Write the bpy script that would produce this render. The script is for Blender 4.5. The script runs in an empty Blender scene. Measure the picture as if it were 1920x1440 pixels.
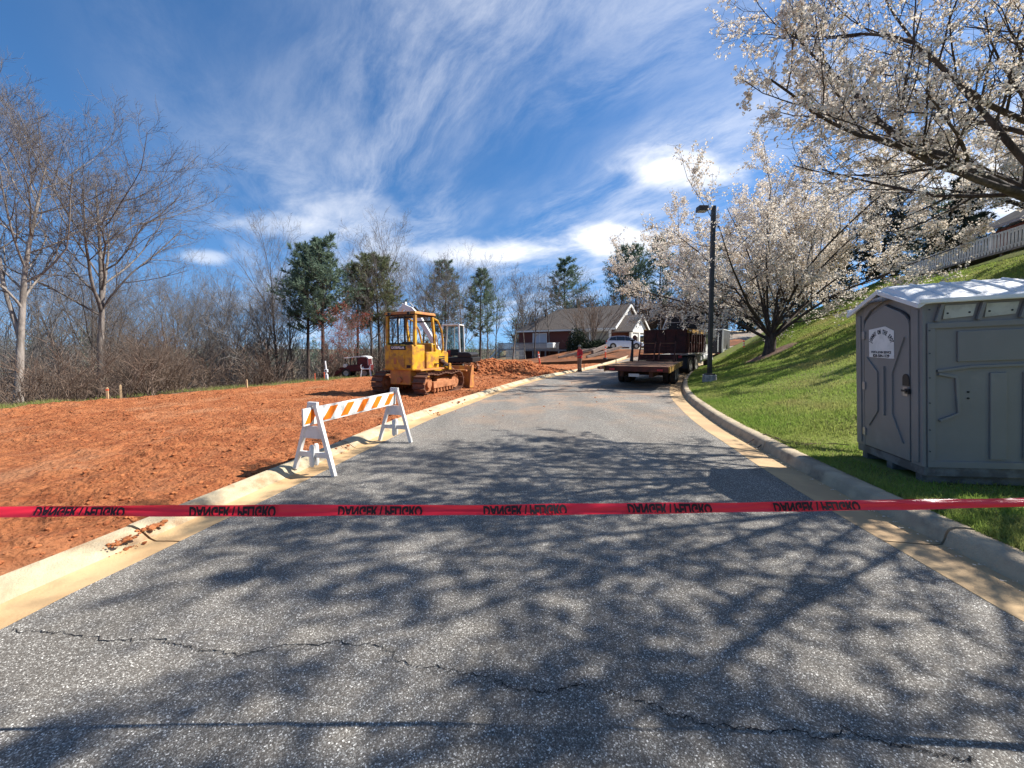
import bpy, bmesh, math, random
import numpy as np
from mathutils import Vector, Matrix
R_ = math.radians
random.seed(7); rs = np.random.RandomState(11)
scene = bpy.context.scene
COL = scene.collection

# ------------------------------------------------------------------ camera
CAM_H = 1.65; FPX = 721.0; PITCH = math.radians(2.7); HORIZON = 650.0; PPY = HORIZON + FPX * math.tan(PITCH)      # horizon row and principal row in the 1920 x 1440 frame
cam_d = bpy.data.cameras.new('camera'); cam = bpy.data.objects.new('camera', cam_d); COL.objects.link(cam)
cam.location = (0, 0, CAM_H); cam.rotation_euler = (math.pi / 2 - PITCH, 0, 0)
cam_d.sensor_width = 36.0; cam_d.lens = 36.0 * FPX / 1920.0; cam_d.shift_y = -(720 - PPY) / 1920.0; cam_d.clip_start = 0.05; cam_d.clip_end = 3000
scene.camera = cam

# ------------------------------------------------------------------ sun and sky
SUN_DIR = Vector((1.0, 0.15, 1.04)).normalized()
SUN_EL = math.asin(SUN_DIR.z); SUN_AZ = math.atan2(SUN_DIR.x, SUN_DIR.y)
sl = bpy.data.lights.new('sun', 'SUN'); sl.energy = 5.0; sl.angle = R_(0.53); sl.color = (1.0, 0.965, 0.915)
so = bpy.data.objects.new('sun', sl); COL.objects.link(so)
so.rotation_euler = SUN_DIR.to_track_quat('Z', 'Y').to_euler(); so.location = (30, 5, 40)

world = bpy.data.worlds.new('World'); scene.world = world; world.use_nodes = True
wt = world.node_tree; wt.nodes.clear()
def wn(t, **k):
    n = wt.nodes.new(t)
    for a, b in k.items(): setattr(n, a, b)
    return n
def wl(a, b): wt.links.new(a, b)
def wmath(op, a, b=None, clamp=False):
    n = wn('ShaderNodeMath', operation=op); n.use_clamp = clamp
    for i, v in enumerate((a, b)):
        if v is None: continue
        if isinstance(v, (int, float)): n.inputs[i].default_value = v
        else: wl(v, n.inputs[i])
    return n.outputs[0]
def wrange(v, a, b, smooth=True):
    n = wn('ShaderNodeMapRange'); n.interpolation_type = 'SMOOTHSTEP' if smooth else 'LINEAR'
    wl(v, n.inputs[0]); n.inputs[1].default_value = a; n.inputs[2].default_value = b
    return n.outputs[0]
def wnoise(vec, scale, detail=5, rough=.55, dist=0.0):
    n = wn('ShaderNodeTexNoise'); wl(vec, n.inputs['Vector']); n.inputs['Scale'].default_value = scale
    n.inputs['Detail'].default_value = detail; n.inputs['Roughness'].default_value = rough; n.inputs['Distortion'].default_value = dist
    return n.outputs[0]
def wcomb(x, y, z=0.0):
    n = wn('ShaderNodeCombineXYZ')
    for i, v in enumerate((x, y, z)):
        if isinstance(v, (int, float)): n.inputs[i].default_value = v
        else: wl(v, n.inputs[i])
    return n.outputs[0]
sky = wn('ShaderNodeTexSky', sky_type='NISHITA'); sky.sun_disc = False
sky.sun_elevation = SUN_EL; sky.sun_rotation = SUN_AZ; sky.altitude = 800; sky.air_density = 1.0; sky.dust_density = 0.0; sky.ozone_density = 3.5
hs = wn('ShaderNodeHueSaturation'); hs.inputs['Saturation'].default_value = 1.2; hs.inputs['Value'].default_value = 1.0
wl(sky.outputs[0], hs.inputs['Color'])
tc = wn('ShaderNodeTexCoord'); sep = wn('ShaderNodeSeparateXYZ'); wl(tc.outputs['Generated'], sep.inputs[0])
dx, dy, dz = sep.outputs
svn = wn('ShaderNodeVectorMath', operation='NORMALIZE'); wl(wcomb(dx, dy, wmath('ADD', wmath('MULTIPLY', wmath('MAXIMUM', dz, 0.0), .9), .14)), svn.inputs[0]); wl(svn.outputs[0], sky.inputs['Vector'])
zz = wmath('MAXIMUM', dz, 0.0)
# cirrus: a high layer seen in perspective, streaks running one way across the sky
den = wmath('ADD', zz, 0.10)
pu = wmath('DIVIDE', dx, den); pv = wmath('DIVIDE', dy, den)
ca, sa = math.cos(R_(-36)), math.sin(R_(-36))
su = wmath('SUBTRACT', wmath('MULTIPLY', pu, ca), wmath('MULTIPLY', pv, sa))      # across the streaks
sv = wmath('ADD', wmath('MULTIPLY', pu, sa), wmath('MULTIPLY', pv, ca))           # along the streaks
warp = wnoise(wcomb(wmath('MULTIPLY', su, .8), wmath('MULTIPLY', sv, .8), 3.1), 1.0, 3)
su2 = wmath('ADD', su, wmath('MULTIPLY', wmath('SUBTRACT', warp, .5), .45))
sv2 = wmath('ADD', sv, wmath('MULTIPLY', wmath('SUBTRACT', warp, .5), .5))
fine = wnoise(wcomb(wmath('MULTIPLY', su2, 2.6), wmath('MULTIPLY', sv2, .85), 5.0), 1.0, 10, .68, .25)
broad = wnoise(wcomb(wmath('MULTIPLY', su2, 1.1), wmath('MULTIPLY', sv2, .45), 2.2), 1.0, 4, .5)
bandm = wmath('MULTIPLY', wrange(su, -0.45, 0.5), wmath('SUBTRACT', 1.0, wrange(su, 3.2, 4.6)))
cir = wmath('MULTIPLY', wmath('MULTIPLY', wrange(fine, .33, .80), wrange(broad, .30, .56)), bandm)
# low puffs, in directions given by (x/y, z/y)
ay = wmath('MAXIMUM', wmath('ABSOLUTE', dy), .05)
ga = wmath('DIVIDE', dx, ay); gb = wmath('DIVIDE', dz, ay)
pn = wnoise(wcomb(wmath('MULTIPLY', ga, 5.5), wmath('MULTIPLY', gb, 11.0), 0.0), 1.0, 6, .58, .4)
puff = None
for (px, py, w, h, st) in ((1150, 456, 125, 30, 1.25), (1262, 322, 115, 40, 1.05), (900, 478, 150, 26, .95), (560, 425, 120, 30, .6),
                           (390, 484, 60, 14, .6), (640, 400, 120, 42, .42), (1870, 350, 300, 90, .95), (730, 500, 80, 50, .5)):
    a0 = (px - 960) / 721; b0 = (650 - py) / 721
    ea = wmath('DIVIDE', wmath('SUBTRACT', ga, a0), w / 721); eb = wmath('DIVIDE', wmath('SUBTRACT', gb, b0), h / 721)
    r2 = wmath('ADD', wmath('MULTIPLY', ea, ea), wmath('MULTIPLY', eb, eb))
    q = wmath('SUBTRACT', 1.0, wmath('ADD', wmath('SQRT', r2), wmath('MULTIPLY', wmath('SUBTRACT', pn, .5), -2.4)))
    q = wmath('MULTIPLY', wrange(q, -.30, 1.0), st)
    puff = q if puff is None else wmath('MAXIMUM', puff, q)
cloud = wmath('ADD', wmath('MULTIPLY', cir, .74), puff, clamp=True)
cloud = wmath('MULTIPLY', cloud, .88)
mix = wn('ShaderNodeMix', data_type='RGBA'); wl(cloud, mix.inputs[0]); wl(hs.outputs[0], mix.inputs[6]); mix.inputs[7].default_value = (6.6, 6.75, 7.1, 1)
bg = wn('ShaderNodeBackground'); wl(mix.outputs[2], bg.inputs[0]); bg.inputs[1].default_value = 0.096
wo = wn('ShaderNodeOutputWorld'); wl(bg.outputs[0], wo.inputs[0])

scene.view_settings.view_transform = 'Standard'; scene.view_settings.look = 'None'
scene.view_settings.gamma = 1.0; scene.view_settings.use_curve_mapping = False; scene.view_settings.exposure = 0.88
scene.render.engine = 'CYCLES'; scene.cycles.max_bounces = 6; scene.cycles.transparent_max_bounces = 6

# ------------------------------------------------------------------ helpers: materials
def mat(name, col, rough=.7, col2=None, scale=4.0, lo=.4, hi=.6, bump=0.0, bscale=None, metal=0.0, spec=.35, detail=6, coords='Object',
        dirt=None, dscale=1.5, dlo=.45, dhi=.65, transl=0.0, stretch=None):
    m = bpy.data.materials.new(name); m.use_nodes = True; t = m.node_tree; N = t.nodes
    b = N['Principled BSDF']; b.inputs['Roughness'].default_value = rough; b.inputs['Metallic'].default_value = metal
    b.inputs['Specular IOR Level'].default_value = spec
    c4 = lambda c: (c[0], c[1], c[2], 1)
    b.inputs['Base Color'].default_value = c4(col)
    co = None
    if col2 or bump or dirt:
        tcn = N.new('ShaderNodeTexCoord'); co = tcn.outputs[coords]
        if stretch:
            mp = N.new('ShaderNodeMapping'); mp.inputs['Scale'].default_value = stretch; t.links.new(co, mp.inputs[0]); co = mp.outputs[0]
    def noise(s, d=detail):
        n = N.new('ShaderNodeTexNoise'); n.inputs['Scale'].default_value = s; n.inputs['Detail'].default_value = d; n.inputs['Roughness'].default_value = .6
        t.links.new(co, n.inputs['Vector']); return n.outputs[0]
    def rng(v, a, bb):
        n = N.new('ShaderNodeMapRange'); n.interpolation_type = 'SMOOTHSTEP'; t.links.new(v, n.inputs[0])
        n.inputs[1].default_value = a; n.inputs[2].default_value = bb; return n.outputs[0]
    cur = None
    def mixc(f, a, bb):
        n = N.new('ShaderNodeMix'); n.data_type = 'RGBA'; t.links.new(f, n.inputs[0])
        for i, v in ((6, a), (7, bb)):
            if isinstance(v, tuple): n.inputs[i].default_value = c4(v)
            else: t.links.new(v, n.inputs[i])
        return n.outputs[2]
    if col2: cur = mixc(rng(noise(scale), lo, hi), tuple(col), tuple(col2))
    if dirt: cur = mixc(rng(noise(dscale, 8), dlo, dhi), cur if cur is not None else tuple(col), tuple(dirt))
    if cur is not None: t.links.new(cur, b.inputs['Base Color'])
    if bump:
        bn = N.new('ShaderNodeBump'); bn.inputs['Strength'].default_value = bump; bn.inputs['Distance'].default_value = .02
        t.links.new(noise(bscale or scale * 3), bn.inputs['Height']); t.links.new(bn.outputs[0], b.inputs['Normal'])
    if transl:
        tr = N.new('ShaderNodeBsdfTranslucent'); tr.inputs[0].default_value = c4(col)
        if cur is not None: t.links.new(cur, tr.inputs[0])
        ms = N.new('ShaderNodeMixShader'); ms.inputs[0].default_value = transl
        t.links.new(b.outputs[0], ms.inputs[1]); t.links.new(tr.outputs[0], ms.inputs[2]); t.links.new(ms.outputs[0], N['Material Output'].inputs[0])
    return m

# ------------------------------------------------------------------ helpers: meshes
def finish(o, parent=None):
    COL.objects.link(o)
    if parent is not None: o.parent = parent
    return o
def mk(name, V, Q=None, T=None, m=None, parent=None, smooth=False, loc=None):
    me = bpy.data.meshes.new(name); V = np.ascontiguousarray(V, dtype=np.float32).reshape(-1, 3)
    Q = np.zeros((0, 4), np.int32) if Q is None else np.asarray(Q, np.int32).reshape(-1, 4)
    T = np.zeros((0, 3), np.int32) if T is None else np.asarray(T, np.int32).reshape(-1, 3)
    me.vertices.add(len(V)); me.vertices.foreach_set('co', V.ravel())
    nl = Q.size + T.size; me.loops.add(nl)
    me.loops.foreach_set('vertex_index', np.concatenate([Q.ravel(), T.ravel()]).astype(np.int32))
    nf = len(Q) + len(T); me.polygons.add(nf)
    me.polygons.foreach_set('loop_start', np.concatenate([np.arange(len(Q)) * 4, Q.size + np.arange(len(T)) * 3]).astype(np.int32))
    me.polygons.foreach_set('use_smooth', np.full(nf, bool(smooth)))
    me.update(calc_edges=True)
    if m is not None: me.materials.append(m)
    o = bpy.data.objects.new(name, me)
    if loc is not None: o.location = loc
    return finish(o, parent)
def share(src, parent=None, loc=(0, 0, 0), rot=(0, 0, 0), sc=(1, 1, 1)):
    o = src.copy(); o.location = loc; o.rotation_euler = rot; o.scale = sc if isinstance(sc, (tuple, list)) else (sc,) * 3
    o.parent = parent; COL.objects.link(o); return o
def empty(name, loc=(0, 0, 0), rz=0.0, rx=0.0, ry=0.0):
    o = bpy.data.objects.new(name, None); o.location = loc; o.rotation_euler = (rx, ry, rz); o.empty_display_size = .2
    COL.objects.link(o); return o
def tag(o, label, cat, group=None):
    o['label'] = label; o['category'] = cat
    if group: o['group'] = group
    return o
def kind(o, k, label=None, cat=None):
    o['kind'] = k
    if label: o['label'] = label
    if cat: o['category'] = cat
    return o
def tubes(P, Rd, S, caps=False):
    """P (M,N,3) polylines, Rd (M,N) radii -> verts, quads (S-sided)."""
    P = np.asarray(P, float); Rd = np.asarray(Rd, float); M_, N_, _ = P.shape
    tan = np.gradient(P, axis=1); tan /= np.linalg.norm(tan, axis=2, keepdims=True) + 1e-9
    mean = tan.mean(axis=1); ref = np.where(np.abs(mean[:, 2:3]) < .8, np.array([[0, 0, 1.]]), np.array([[1., 0, 0]]))[:, None, :]
    a = np.cross(tan, np.broadcast_to(ref, tan.shape)); a /= np.linalg.norm(a, axis=2, keepdims=True) + 1e-9
    b = np.cross(tan, a); th = np.arange(S) * 2 * math.pi / S
    ring = P[:, :, None, :] + Rd[:, :, None, None] * (a[:, :, None, :] * np.cos(th)[None, None, :, None] + b[:, :, None, :] * np.sin(th)[None, None, :, None])
    V = ring.reshape(-1, 3)
    base = (np.arange(M_) * N_ * S)[:, None, None] + (np.arange(N_ - 1) * S)[None, :, None]
    k = np.arange(S)[None, None, :]; k2 = (k + 1) % S
    Q = np.stack([base + k, base + k2, base + S + k2, base + S + k], axis=-1).reshape(-1, 4)
    return V, Q
class MB:
    def __init__(s): s.V = []; s.F = []
    def add(s, vs, fs):
        o = len(s.V); s.V += [tuple(v) for v in vs]; s.F += [tuple(i + o for i in f) for f in fs]; return s
    def box(s, x0, x1, y0, y1, z0, z1, tp=0.0):
        v = [(x0, y0, z0), (x1, y0, z0), (x1, y1, z0), (x0, y1, z0), (x0 + tp, y0 + tp, z1), (x1 - tp, y0 + tp, z1), (x1 - tp, y1 - tp, z1), (x0 + tp, y1 - tp, z1)]
        return s.add(v, [(3, 2, 1, 0), (4, 5, 6, 7), (0, 1, 5, 4), (1, 2, 6, 5), (2, 3, 7, 6), (3, 0, 4, 7)])
    def bar(s, p, q, w, h=None, up=(0, 0, 1)):
        h = h or w; p = Vector(p); q = Vector(q); d = (q - p).normalized(); u = Vector(up)
        if abs(d.dot(u)) > .98: u = Vector((1, 0, 0))
        a = d.cross(u).normalized(); b = a.cross(d).normalized(); a *= w / 2; b *= h / 2
        v = [p - a - b, p + a - b, p + a + b, p - a + b, q - a - b, q + a - b, q + a + b, q - a + b]
        return s.add(v, [(0, 1, 2, 3), (7, 6, 5, 4), (1, 0, 4, 5), (2, 1, 5, 6), (3, 2, 6, 7), (0, 3, 7, 4)])
    def prism(s, poly, axis, a0, a1):
        """poly of 2-D points extruded along axis ('x': poly=(y,z), 'y': poly=(x,z), 'z': poly=(x,y))"""
        f = {'x': lambda p, a: (a, p[0], p[1]), 'y': lambda p, a: (p[0], a, p[1]), 'z': lambda p, a: (p[0], p[1], a)}[axis]
        n = len(poly); v = [f(p, a0) for p in poly] + [f(p, a1) for p in poly]
        return s.add(v, [tuple(range(n))[::-1], tuple(range(n, 2 * n))] + [(i, (i + 1) % n, n + (i + 1) % n, n + i) for i in range(n)])
    def tube(s, pts, r, S=8):
        n = len(pts); rr = r if isinstance(r, (list, tuple)) else [r] * n
        V, Q = tubes(np.array([[tuple(p) for p in pts]]), np.array([rr]), S); o = len(s.V)
        s.V += [tuple(v) for v in V]; s.F += [tuple(int(i) + o for i in f) for f in Q]
        s.F.append(tuple(o + i for i in range(S))[::-1]); s.F.append(tuple(o + (n - 1) * S + i for i in range(S))); return s
    def cyl(s, c, axis, r, h, S=20, r2=None):
        c = Vector(c); ax = {'x': Vector((1, 0, 0)), 'y': Vector((0, 1, 0)), 'z': Vector((0, 0, 1))}[axis]
        return s.tube([c - ax * h / 2, c + ax * h / 2], [r, r if r2 is None else r2], S)
    def loft(s, rings, caps=True):
        n = len(rings[0]); o = len(s.V)
        for rg in rings: s.V += [tuple(p) for p in rg]
        for j in range(len(rings) - 1):
            for i in range(n): s.F.append((o + j * n + i, o + j * n + (i + 1) % n, o + (j + 1) * n + (i + 1) % n, o + (j + 1) * n + i))
        if caps: s.F.append(tuple(o + i for i in range(n))[::-1]); s.F.append(tuple(o + (len(rings) - 1) * n + i for i in range(n)))
        return s
    def build(s, name, m, parent=None, smooth=False, bevel=0.0, loc=None):
        me = bpy.data.meshes.new(name); me.from_pydata(s.V, [], s.F)
        bm = bmesh.new(); bm.from_mesh(me); bmesh.ops.recalc_face_normals(bm, faces=bm.faces)
        if bevel: bmesh.ops.bevel(bm, geom=[e for e in bm.edges if len(e.link_faces) == 2 and e.calc_face_angle(0) > .5], offset=bevel, segments=2, profile=.6, affect='EDGES', clamp_overlap=True)
        bm.to_mesh(me); bm.free()
        if smooth:
            for p in me.polygons: p.use_smooth = True
            try: me.set_sharp_from_angle(angle=R_(40))
            except Exception: pass
        me.materials.append(m); o = bpy.data.objects.new(name, me)
        if loc is not None: o.location = loc
        return finish(o, parent)
def text_mesh(body, size, extrude=.002, bold=0.0, shear=0.0, align='CENTER'):
    c = bpy.data.curves.new('lettering', 'FONT'); c.body = body; c.size = size; c.extrude = extrude; c.offset = bold; c.shear = shear
    c.align_x = align; c.align_y = 'CENTER'; c.resolution_u = 2
    o = bpy.data.objects.new('lettering', c); COL.objects.link(o)
    dg = bpy.context.evaluated_depsgraph_get(); dg.update(); me = bpy.data.meshes.new_from_object(o.evaluated_get(dg))
    bpy.data.objects.remove(o); return me
def obj_from(me, name, m, parent=None, matrix=None):
    me.materials.clear(); me.materials.append(m)
    if matrix is not None: me.transform(matrix)
    return finish(bpy.data.objects.new(name, me), parent)

# ------------------------------------------------------------------ helpers: noise
_tab = rs.rand(256, 256)
def vnoise(x, y, seed=0):
    x = np.asarray(x, float) + seed * 17.3; y = np.asarray(y, float) + seed * 31.7
    xi = np.floor(x).astype(int); yi = np.floor(y).astype(int); fx = x - xi; fy = y - yi
    fx = fx * fx * (3 - 2 * fx); fy = fy * fy * (3 - 2 * fy); g = lambda i, j: _tab[i & 255, j & 255]
    return (g(xi, yi) * (1 - fx) + g(xi + 1, yi) * fx) * (1 - fy) + (g(xi, yi + 1) * (1 - fx) + g(xi + 1, yi + 1) * fx) * fy
def fbm(x, y, octv=4, seed=0):
    a = 1.0; s = 0; t = 0
    for i in range(octv): s = s + a * vnoise(x * 2 ** i, y * 2 ** i, seed + i); t += a; a *= .5
    return s / t
def ss(t, a=0.0, b=1.0):
    t = np.clip((np.asarray(t, float) - a) / (b - a), 0, 1); return t * t * (3 - 2 * t)
def catmull(pts, n):
    P = np.array(pts, float); P = np.vstack([2 * P[0] - P[1], P, 2 * P[-1] - P[-2]]); out = []
    for i in range(1, len(P) - 2):
        t = np.linspace(0, 1, n, endpoint=False)[:, None]; p0, p1, p2, p3 = P[i - 1], P[i], P[i + 1], P[i + 2]
        out.append(.5 * ((2 * p1) + (-p0 + p2) * t + (2 * p0 - 5 * p1 + 4 * p2 - p3) * t ** 2 + (-p0 + 3 * p1 - 3 * p2 + p3) * t ** 3))
    return np.vstack(out + [P[-2:-1]])
def resample(P, n):
    d = np.concatenate([[0], np.cumsum(np.linalg.norm(np.diff(P, axis=0), axis=1))]); t = np.linspace(0, d[-1], n)
    return np.stack([np.interp(t, d, P[:, i]) for i in range(P.shape[1])], axis=1)
# ------------------------------------------------------------------ lie of the land
LEFT = catmull([(-3.1, -9), (-3.06, -3), (-3.05, 0), (-3.0, 2.1), (-2.87, 2.9), (-2.74, 3.65), (-2.54, 4.76), (-2.27, 6.4), (-1.93, 8.3), (-1.70, 9.2), (-.75, 12.6),
                (-.05, 14.9), (1.1, 18.3), (2.6, 21.7), (5.1, 26.5), (8.2, 32.3), (13, 40), (19, 47), (28, 52), (44, 56)], 8)
RIGHT = catmull([(2.72, -9), (2.88, -3), (2.96, 0), (3.06, 2.1), (3.15, 3.1), (3.25, 4.1), (3.45, 5.44), (3.65, 6.5), (3.87, 7.74), (4.33, 9.61), (5.25, 12.65), (6.75, 16.31),
                 (8.8, 20.5), (11.6, 25.5), (16.2, 32.6), (22.5, 38), (30, 41.5), (46, 45)], 8)
def offset(P, d):
    t = np.gradient(P, axis=0); t /= np.linalg.norm(t, axis=1, keepdims=True); n = np.stack([t[:, 1], -t[:, 0]], axis=1)
    return P + n * d
CURB_R, CURB_L = .72, .56
RBACK = resample(offset(RIGHT, CURB_R), 90); LBACK = resample(offset(LEFT, -CURB_L), 90)
EDGE = catmull([(-13.5, -12), (-12.6, 0), (-12.4, 5), (-12.3, 9.1), (-12.0, 10.4), (-11.1, 12.1), (-10.1, 14.3), (-8.1, 18.2), (-6.6, 22), (-4.6, 27), (-2.4, 33), (-.5, 42), (0, 56), (0, 75)], 6)
def sdist(X, Y, P):
    """signed distance to a polyline running away from the camera, positive on its right"""
    X = np.asarray(X, float); Y = np.asarray(Y, float); best = np.full(X.shape, 1e9); sg = np.ones(X.shape)
    for i in range(len(P) - 1):
        ax, ay = P[i]; bx, by = P[i + 1]; ex, ey = bx - ax, by - ay
        t = np.clip(((X - ax) * ex + (Y - ay) * ey) / (ex * ex + ey * ey), 0, 1); qx = X - ax - t * ex; qy = Y - ay - t * ey
        d = np.hypot(qx, qy); c = np.where(ex * qy - ey * qx < 0, 1.0, -1.0); m_ = d < best - 1e-9
        best = np.where(m_, d, best); sg = np.where(m_, c, sg)
    return best * sg
RB_S = RBACK[::2]; LB_S = LBACK[::2]; ED_S = EDGE[::3]
def zb(X, Y):
    X = np.asarray(X, float); Y = np.clip(np.asarray(Y, float), -50, 60)
    q = np.where(Y < 20, 0, np.where(Y < 30, .0045 * (Y - 20) ** 2, .45 + .09 * (Y - 30)))
    return (q + .06 * np.clip(X - 12, 0, 30) * ss(Y, 20, 35)) * ss(X, 0, 24)
JOHN = np.array([5.25, 4.75])
DK0, DK1 = np.array([25.8, 25.0]), np.array([22.3, 15.6])
def lawn_z(X, Y, s):
    s = np.maximum(s, 0); h = .2 * s + .016 * s * s; h = np.where(h > 4.6, 4.6 + 1.2 * (1 - np.exp(-(h - 4.6) / 1.2)), h)
    tq = np.clip(((X - DK0[0]) * (DK1[0] - DK0[0]) + (Y - DK0[1]) * (DK1[1] - DK0[1])) / ((DK1 - DK0) ** 2).sum(), -.3, 1.6); dq = np.hypot(X - DK0[0] - tq * (DK1[0] - DK0[0]), Y - DK0[1] - tq * (DK1[1] - DK0[1])); h = np.maximum(h, np.minimum(5.75 - .50 * np.maximum(dq - .6, 0), s * .55))
    f = ss(np.hypot(X - JOHN[0], Y - JOHN[1]), .95, 2.1); h = h * f - .01 * (1 - f)
    return zb(X, Y) + .125 + h + .05 * (fbm(X * .45, Y * .45, 3, 3) - .5) * ss(s, 0, 2)
def field_z(X, Y, e=None):
    """left of the road; e = distance inside the field edge (negative beyond it)"""
    e = sdist(X, Y, ED_S) if e is None else e
    z = zb(X, Y) + .07 + .05 * (fbm(X * .35, Y * .35, 3, 5) - .5)
    b = np.exp(-((Y - 23.5 - .25 * (X - 1)) / 1.7) ** 2) * ss(X, -4.2, -1.5) * (1 - ss(X, 2.2, 5.2)); b = b * ss(-sdist(X, Y, LB_S), .25, 2.2); z = z + .78 * b * (.75 + .5 * fbm(X * .8, Y * .8, 3, 9))
    z = z + .10 * np.exp(-((e - .4) / .45) ** 2) * fbm(X * .9, Y * .9, 2, 2)
    drop = np.where(e < -1.2, -(-1.2 - e) * .19, 0); drop = np.maximum(drop, -7.5)
    return z + drop
def terr(X, Y):
    X = np.asarray(X, float); Y = np.asarray(Y, float); sr = sdist(X, Y, RB_S); s_l = sdist(X, Y, LB_S)
    return np.where(sr > 0, lawn_z(X, Y, sr), np.where(s_l < 0, field_z(X, Y), zb(X, Y)))
def ray(px, py):
    u = (px - 960) / FPX; v = -(py - PPY) / FPX
    return np.array([u, math.cos(PITCH) + v * math.sin(PITCH), -math.sin(PITCH) + v * math.cos(PITCH)])
def at(px, py, Y):
    r = ray(px, py); t = Y / r[1]; return Vector((r[0] * t, Y, CAM_H + r[2] * t))
def hit(px, py):
    r = ray(px, py); t = np.linspace(1, 90, 3000); P = r[None, :] * t[:, None]; P[:, 2] += CAM_H
    d = P[:, 2] - terr(P[:, 0], P[:, 1]); i = int(np.argmax(d < 0)); return Vector(P[i])
def gz(x, y): return float(terr(np.array([x]), np.array([y]))[0])

# ------------------------------------------------------------------ surface materials
def asphalt_material():
    m = bpy.data.materials.new('asphalt'); m.use_nodes = True; t = m.node_tree; N = t.nodes; L = t.links; b = N['Principled BSDF']
    tcn = N.new('ShaderNodeTexCoord'); co = tcn.outputs['Object']
    v = N.new('ShaderNodeTexVoronoi'); v.inputs['Scale'].default_value = 185; L.new(co, v.inputs[0]); v.inputs['Randomness'].default_value = 1
    sepc = N.new('ShaderNodeSeparateColor'); L.new(v.outputs['Color'], sepc.inputs[0])
    r = N.new('ShaderNodeValToRGB'); e = r.color_ramp.elements; e[0].position = 0; e[0].color = (.076, .066, .054, 1); e[1].position = 1; e[1].color = (.70, .66, .58, 1)
    for p, c in ((.40, (.122, .108, .089, 1)), (.68, (.186, .166, .138, 1)), (.86, (.255, .24, .21, 1)), (.94, (.40, .38, .33, 1))):
        x = e.new(p); x.color = c
    L.new(sepc.outputs[0], r.inputs[0])
    v2 = N.new('ShaderNodeTexVoronoi'); v2.feature = 'DISTANCE_TO_EDGE'; v2.inputs['Scale'].default_value = 185; L.new(co, v2.inputs[0])
    gap = N.new('ShaderNodeMapRange'); L.new(v2.outputs[0], gap.inputs[0]); gap.inputs[1].default_value = 0; gap.inputs[2].default_value = .14; gap.inputs[3].default_value = .45
    n = N.new('ShaderNodeTexNoise'); n.inputs['Scale'].default_value = .9; n.inputs['Detail'].default_value = 7; mpz = N.new('ShaderNodeMapping'); mpz.inputs['Scale'].default_value = (1.3, .28, 1); L.new(co, mpz.inputs[0]); L.new(mpz.outputs[0], n.inputs[0])
    pr = N.new('ShaderNodeMapRange'); L.new(n.outputs[0], pr.inputs[0]); pr.inputs[1].default_value = .3; pr.inputs[2].default_value = .7; pr.inputs[3].default_value = 1.0; pr.inputs[4].default_value = 1.5
    mu = N.new('ShaderNodeMath'); mu.operation = 'MULTIPLY'; L.new(gap.outputs[0], mu.inputs[0]); L.new(pr.outputs[0], mu.inputs[1])
    mx = N.new('ShaderNodeMix'); mx.data_type = 'RGBA'; mx.blend_type = 'MULTIPLY'; mx.inputs[0].default_value = 1; L.new(r.outputs[0], mx.inputs[6]); L.new(mu.outputs[0], mx.inputs[7])
    # red clay tracked onto the road further up
    sx = N.new('ShaderNodeSeparateXYZ'); L.new(co, sx.inputs[0])
    def mr(src, a, bb, c=0., d=1.):
        q = N.new('ShaderNodeMapRange'); q.interpolation_type = 'SMOOTHSTEP'; L.new(src, q.inputs[0]); q.inputs[1].default_value = a; q.inputs[2].default_value = bb; q.inputs[3].default_value = c; q.inputs[4].default_value = d; return q.outputs[0]
    def ml(a, bb):
        q = N.new('ShaderNodeMath'); q.operation = 'MULTIPLY'; L.new(a, q.inputs[0])
        if isinstance(bb, float): q.inputs[1].default_value = bb
        else: L.new(bb, q.inputs[1])
        return q.outputs[0]
    n3 = N.new('ShaderNodeTexNoise'); n3.inputs['Scale'].default_value = .8; n3.inputs['Detail'].default_value = 9; n3.inputs['Roughness'].default_value = .65; L.new(co, n3.inputs[0])
    f = ml(ml(mr(sx.outputs[1], 5.5, 13), mr(n3.outputs[0], .42, .7)), .62)
    m2 = N.new('ShaderNodeMix'); m2.data_type = 'RGBA'; L.new(f, m2.inputs[0]); L.new(mx.outputs[2], m2.inputs[6]); m2.inputs[7].default_value = (.44, .26, .14, 1)
    L.new(m2.outputs[2], b.inputs['Base Color']); b.inputs['Roughness'].default_value = .82; b.inputs['Specular IOR Level'].default_value = .35
    bn = N.new('ShaderNodeBump'); bn.inputs['Strength'].default_value = .5; bn.inputs['Distance'].default_value = .004; L.new(v2.outputs[0], bn.inputs['Height']); L.new(bn.outputs[0], b.inputs['Normal'])
    return m
M_asph = asphalt_material()
M_gut = mat('clay_stained_gutter', (.56, .38, .19), .85, (.48, .30, .14), 2.0, .35, .65, bump=.3, bscale=60, dirt=(.40, .25, .13), dscale=1.3, dlo=.56, dhi=.74); M_gutR = mat('sandy_gutter', (.54, .37, .19), .85, (.42, .28, .15), 1.6, .35, .65, bump=.3, bscale=60, dirt=(.40, .28, .16), dscale=1.1, dlo=.52, dhi=.74)
M_conc = mat('curb_concrete', (.56, .46, .29), .85, (.42, .34, .22), 5.0, .35, .65, bump=.6, bscale=70, dirt=(.36, .22, .115), dscale=2.1, dlo=.5, dhi=.70)
M_concR = mat('curb_concrete_right', (.48, .38, .25), .85, (.36, .29, .20), 5.0, .35, .65, bump=.6, bscale=70, dirt=(.22, .17, .12), dscale=2.4, dlo=.5, dhi=.70)
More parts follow.
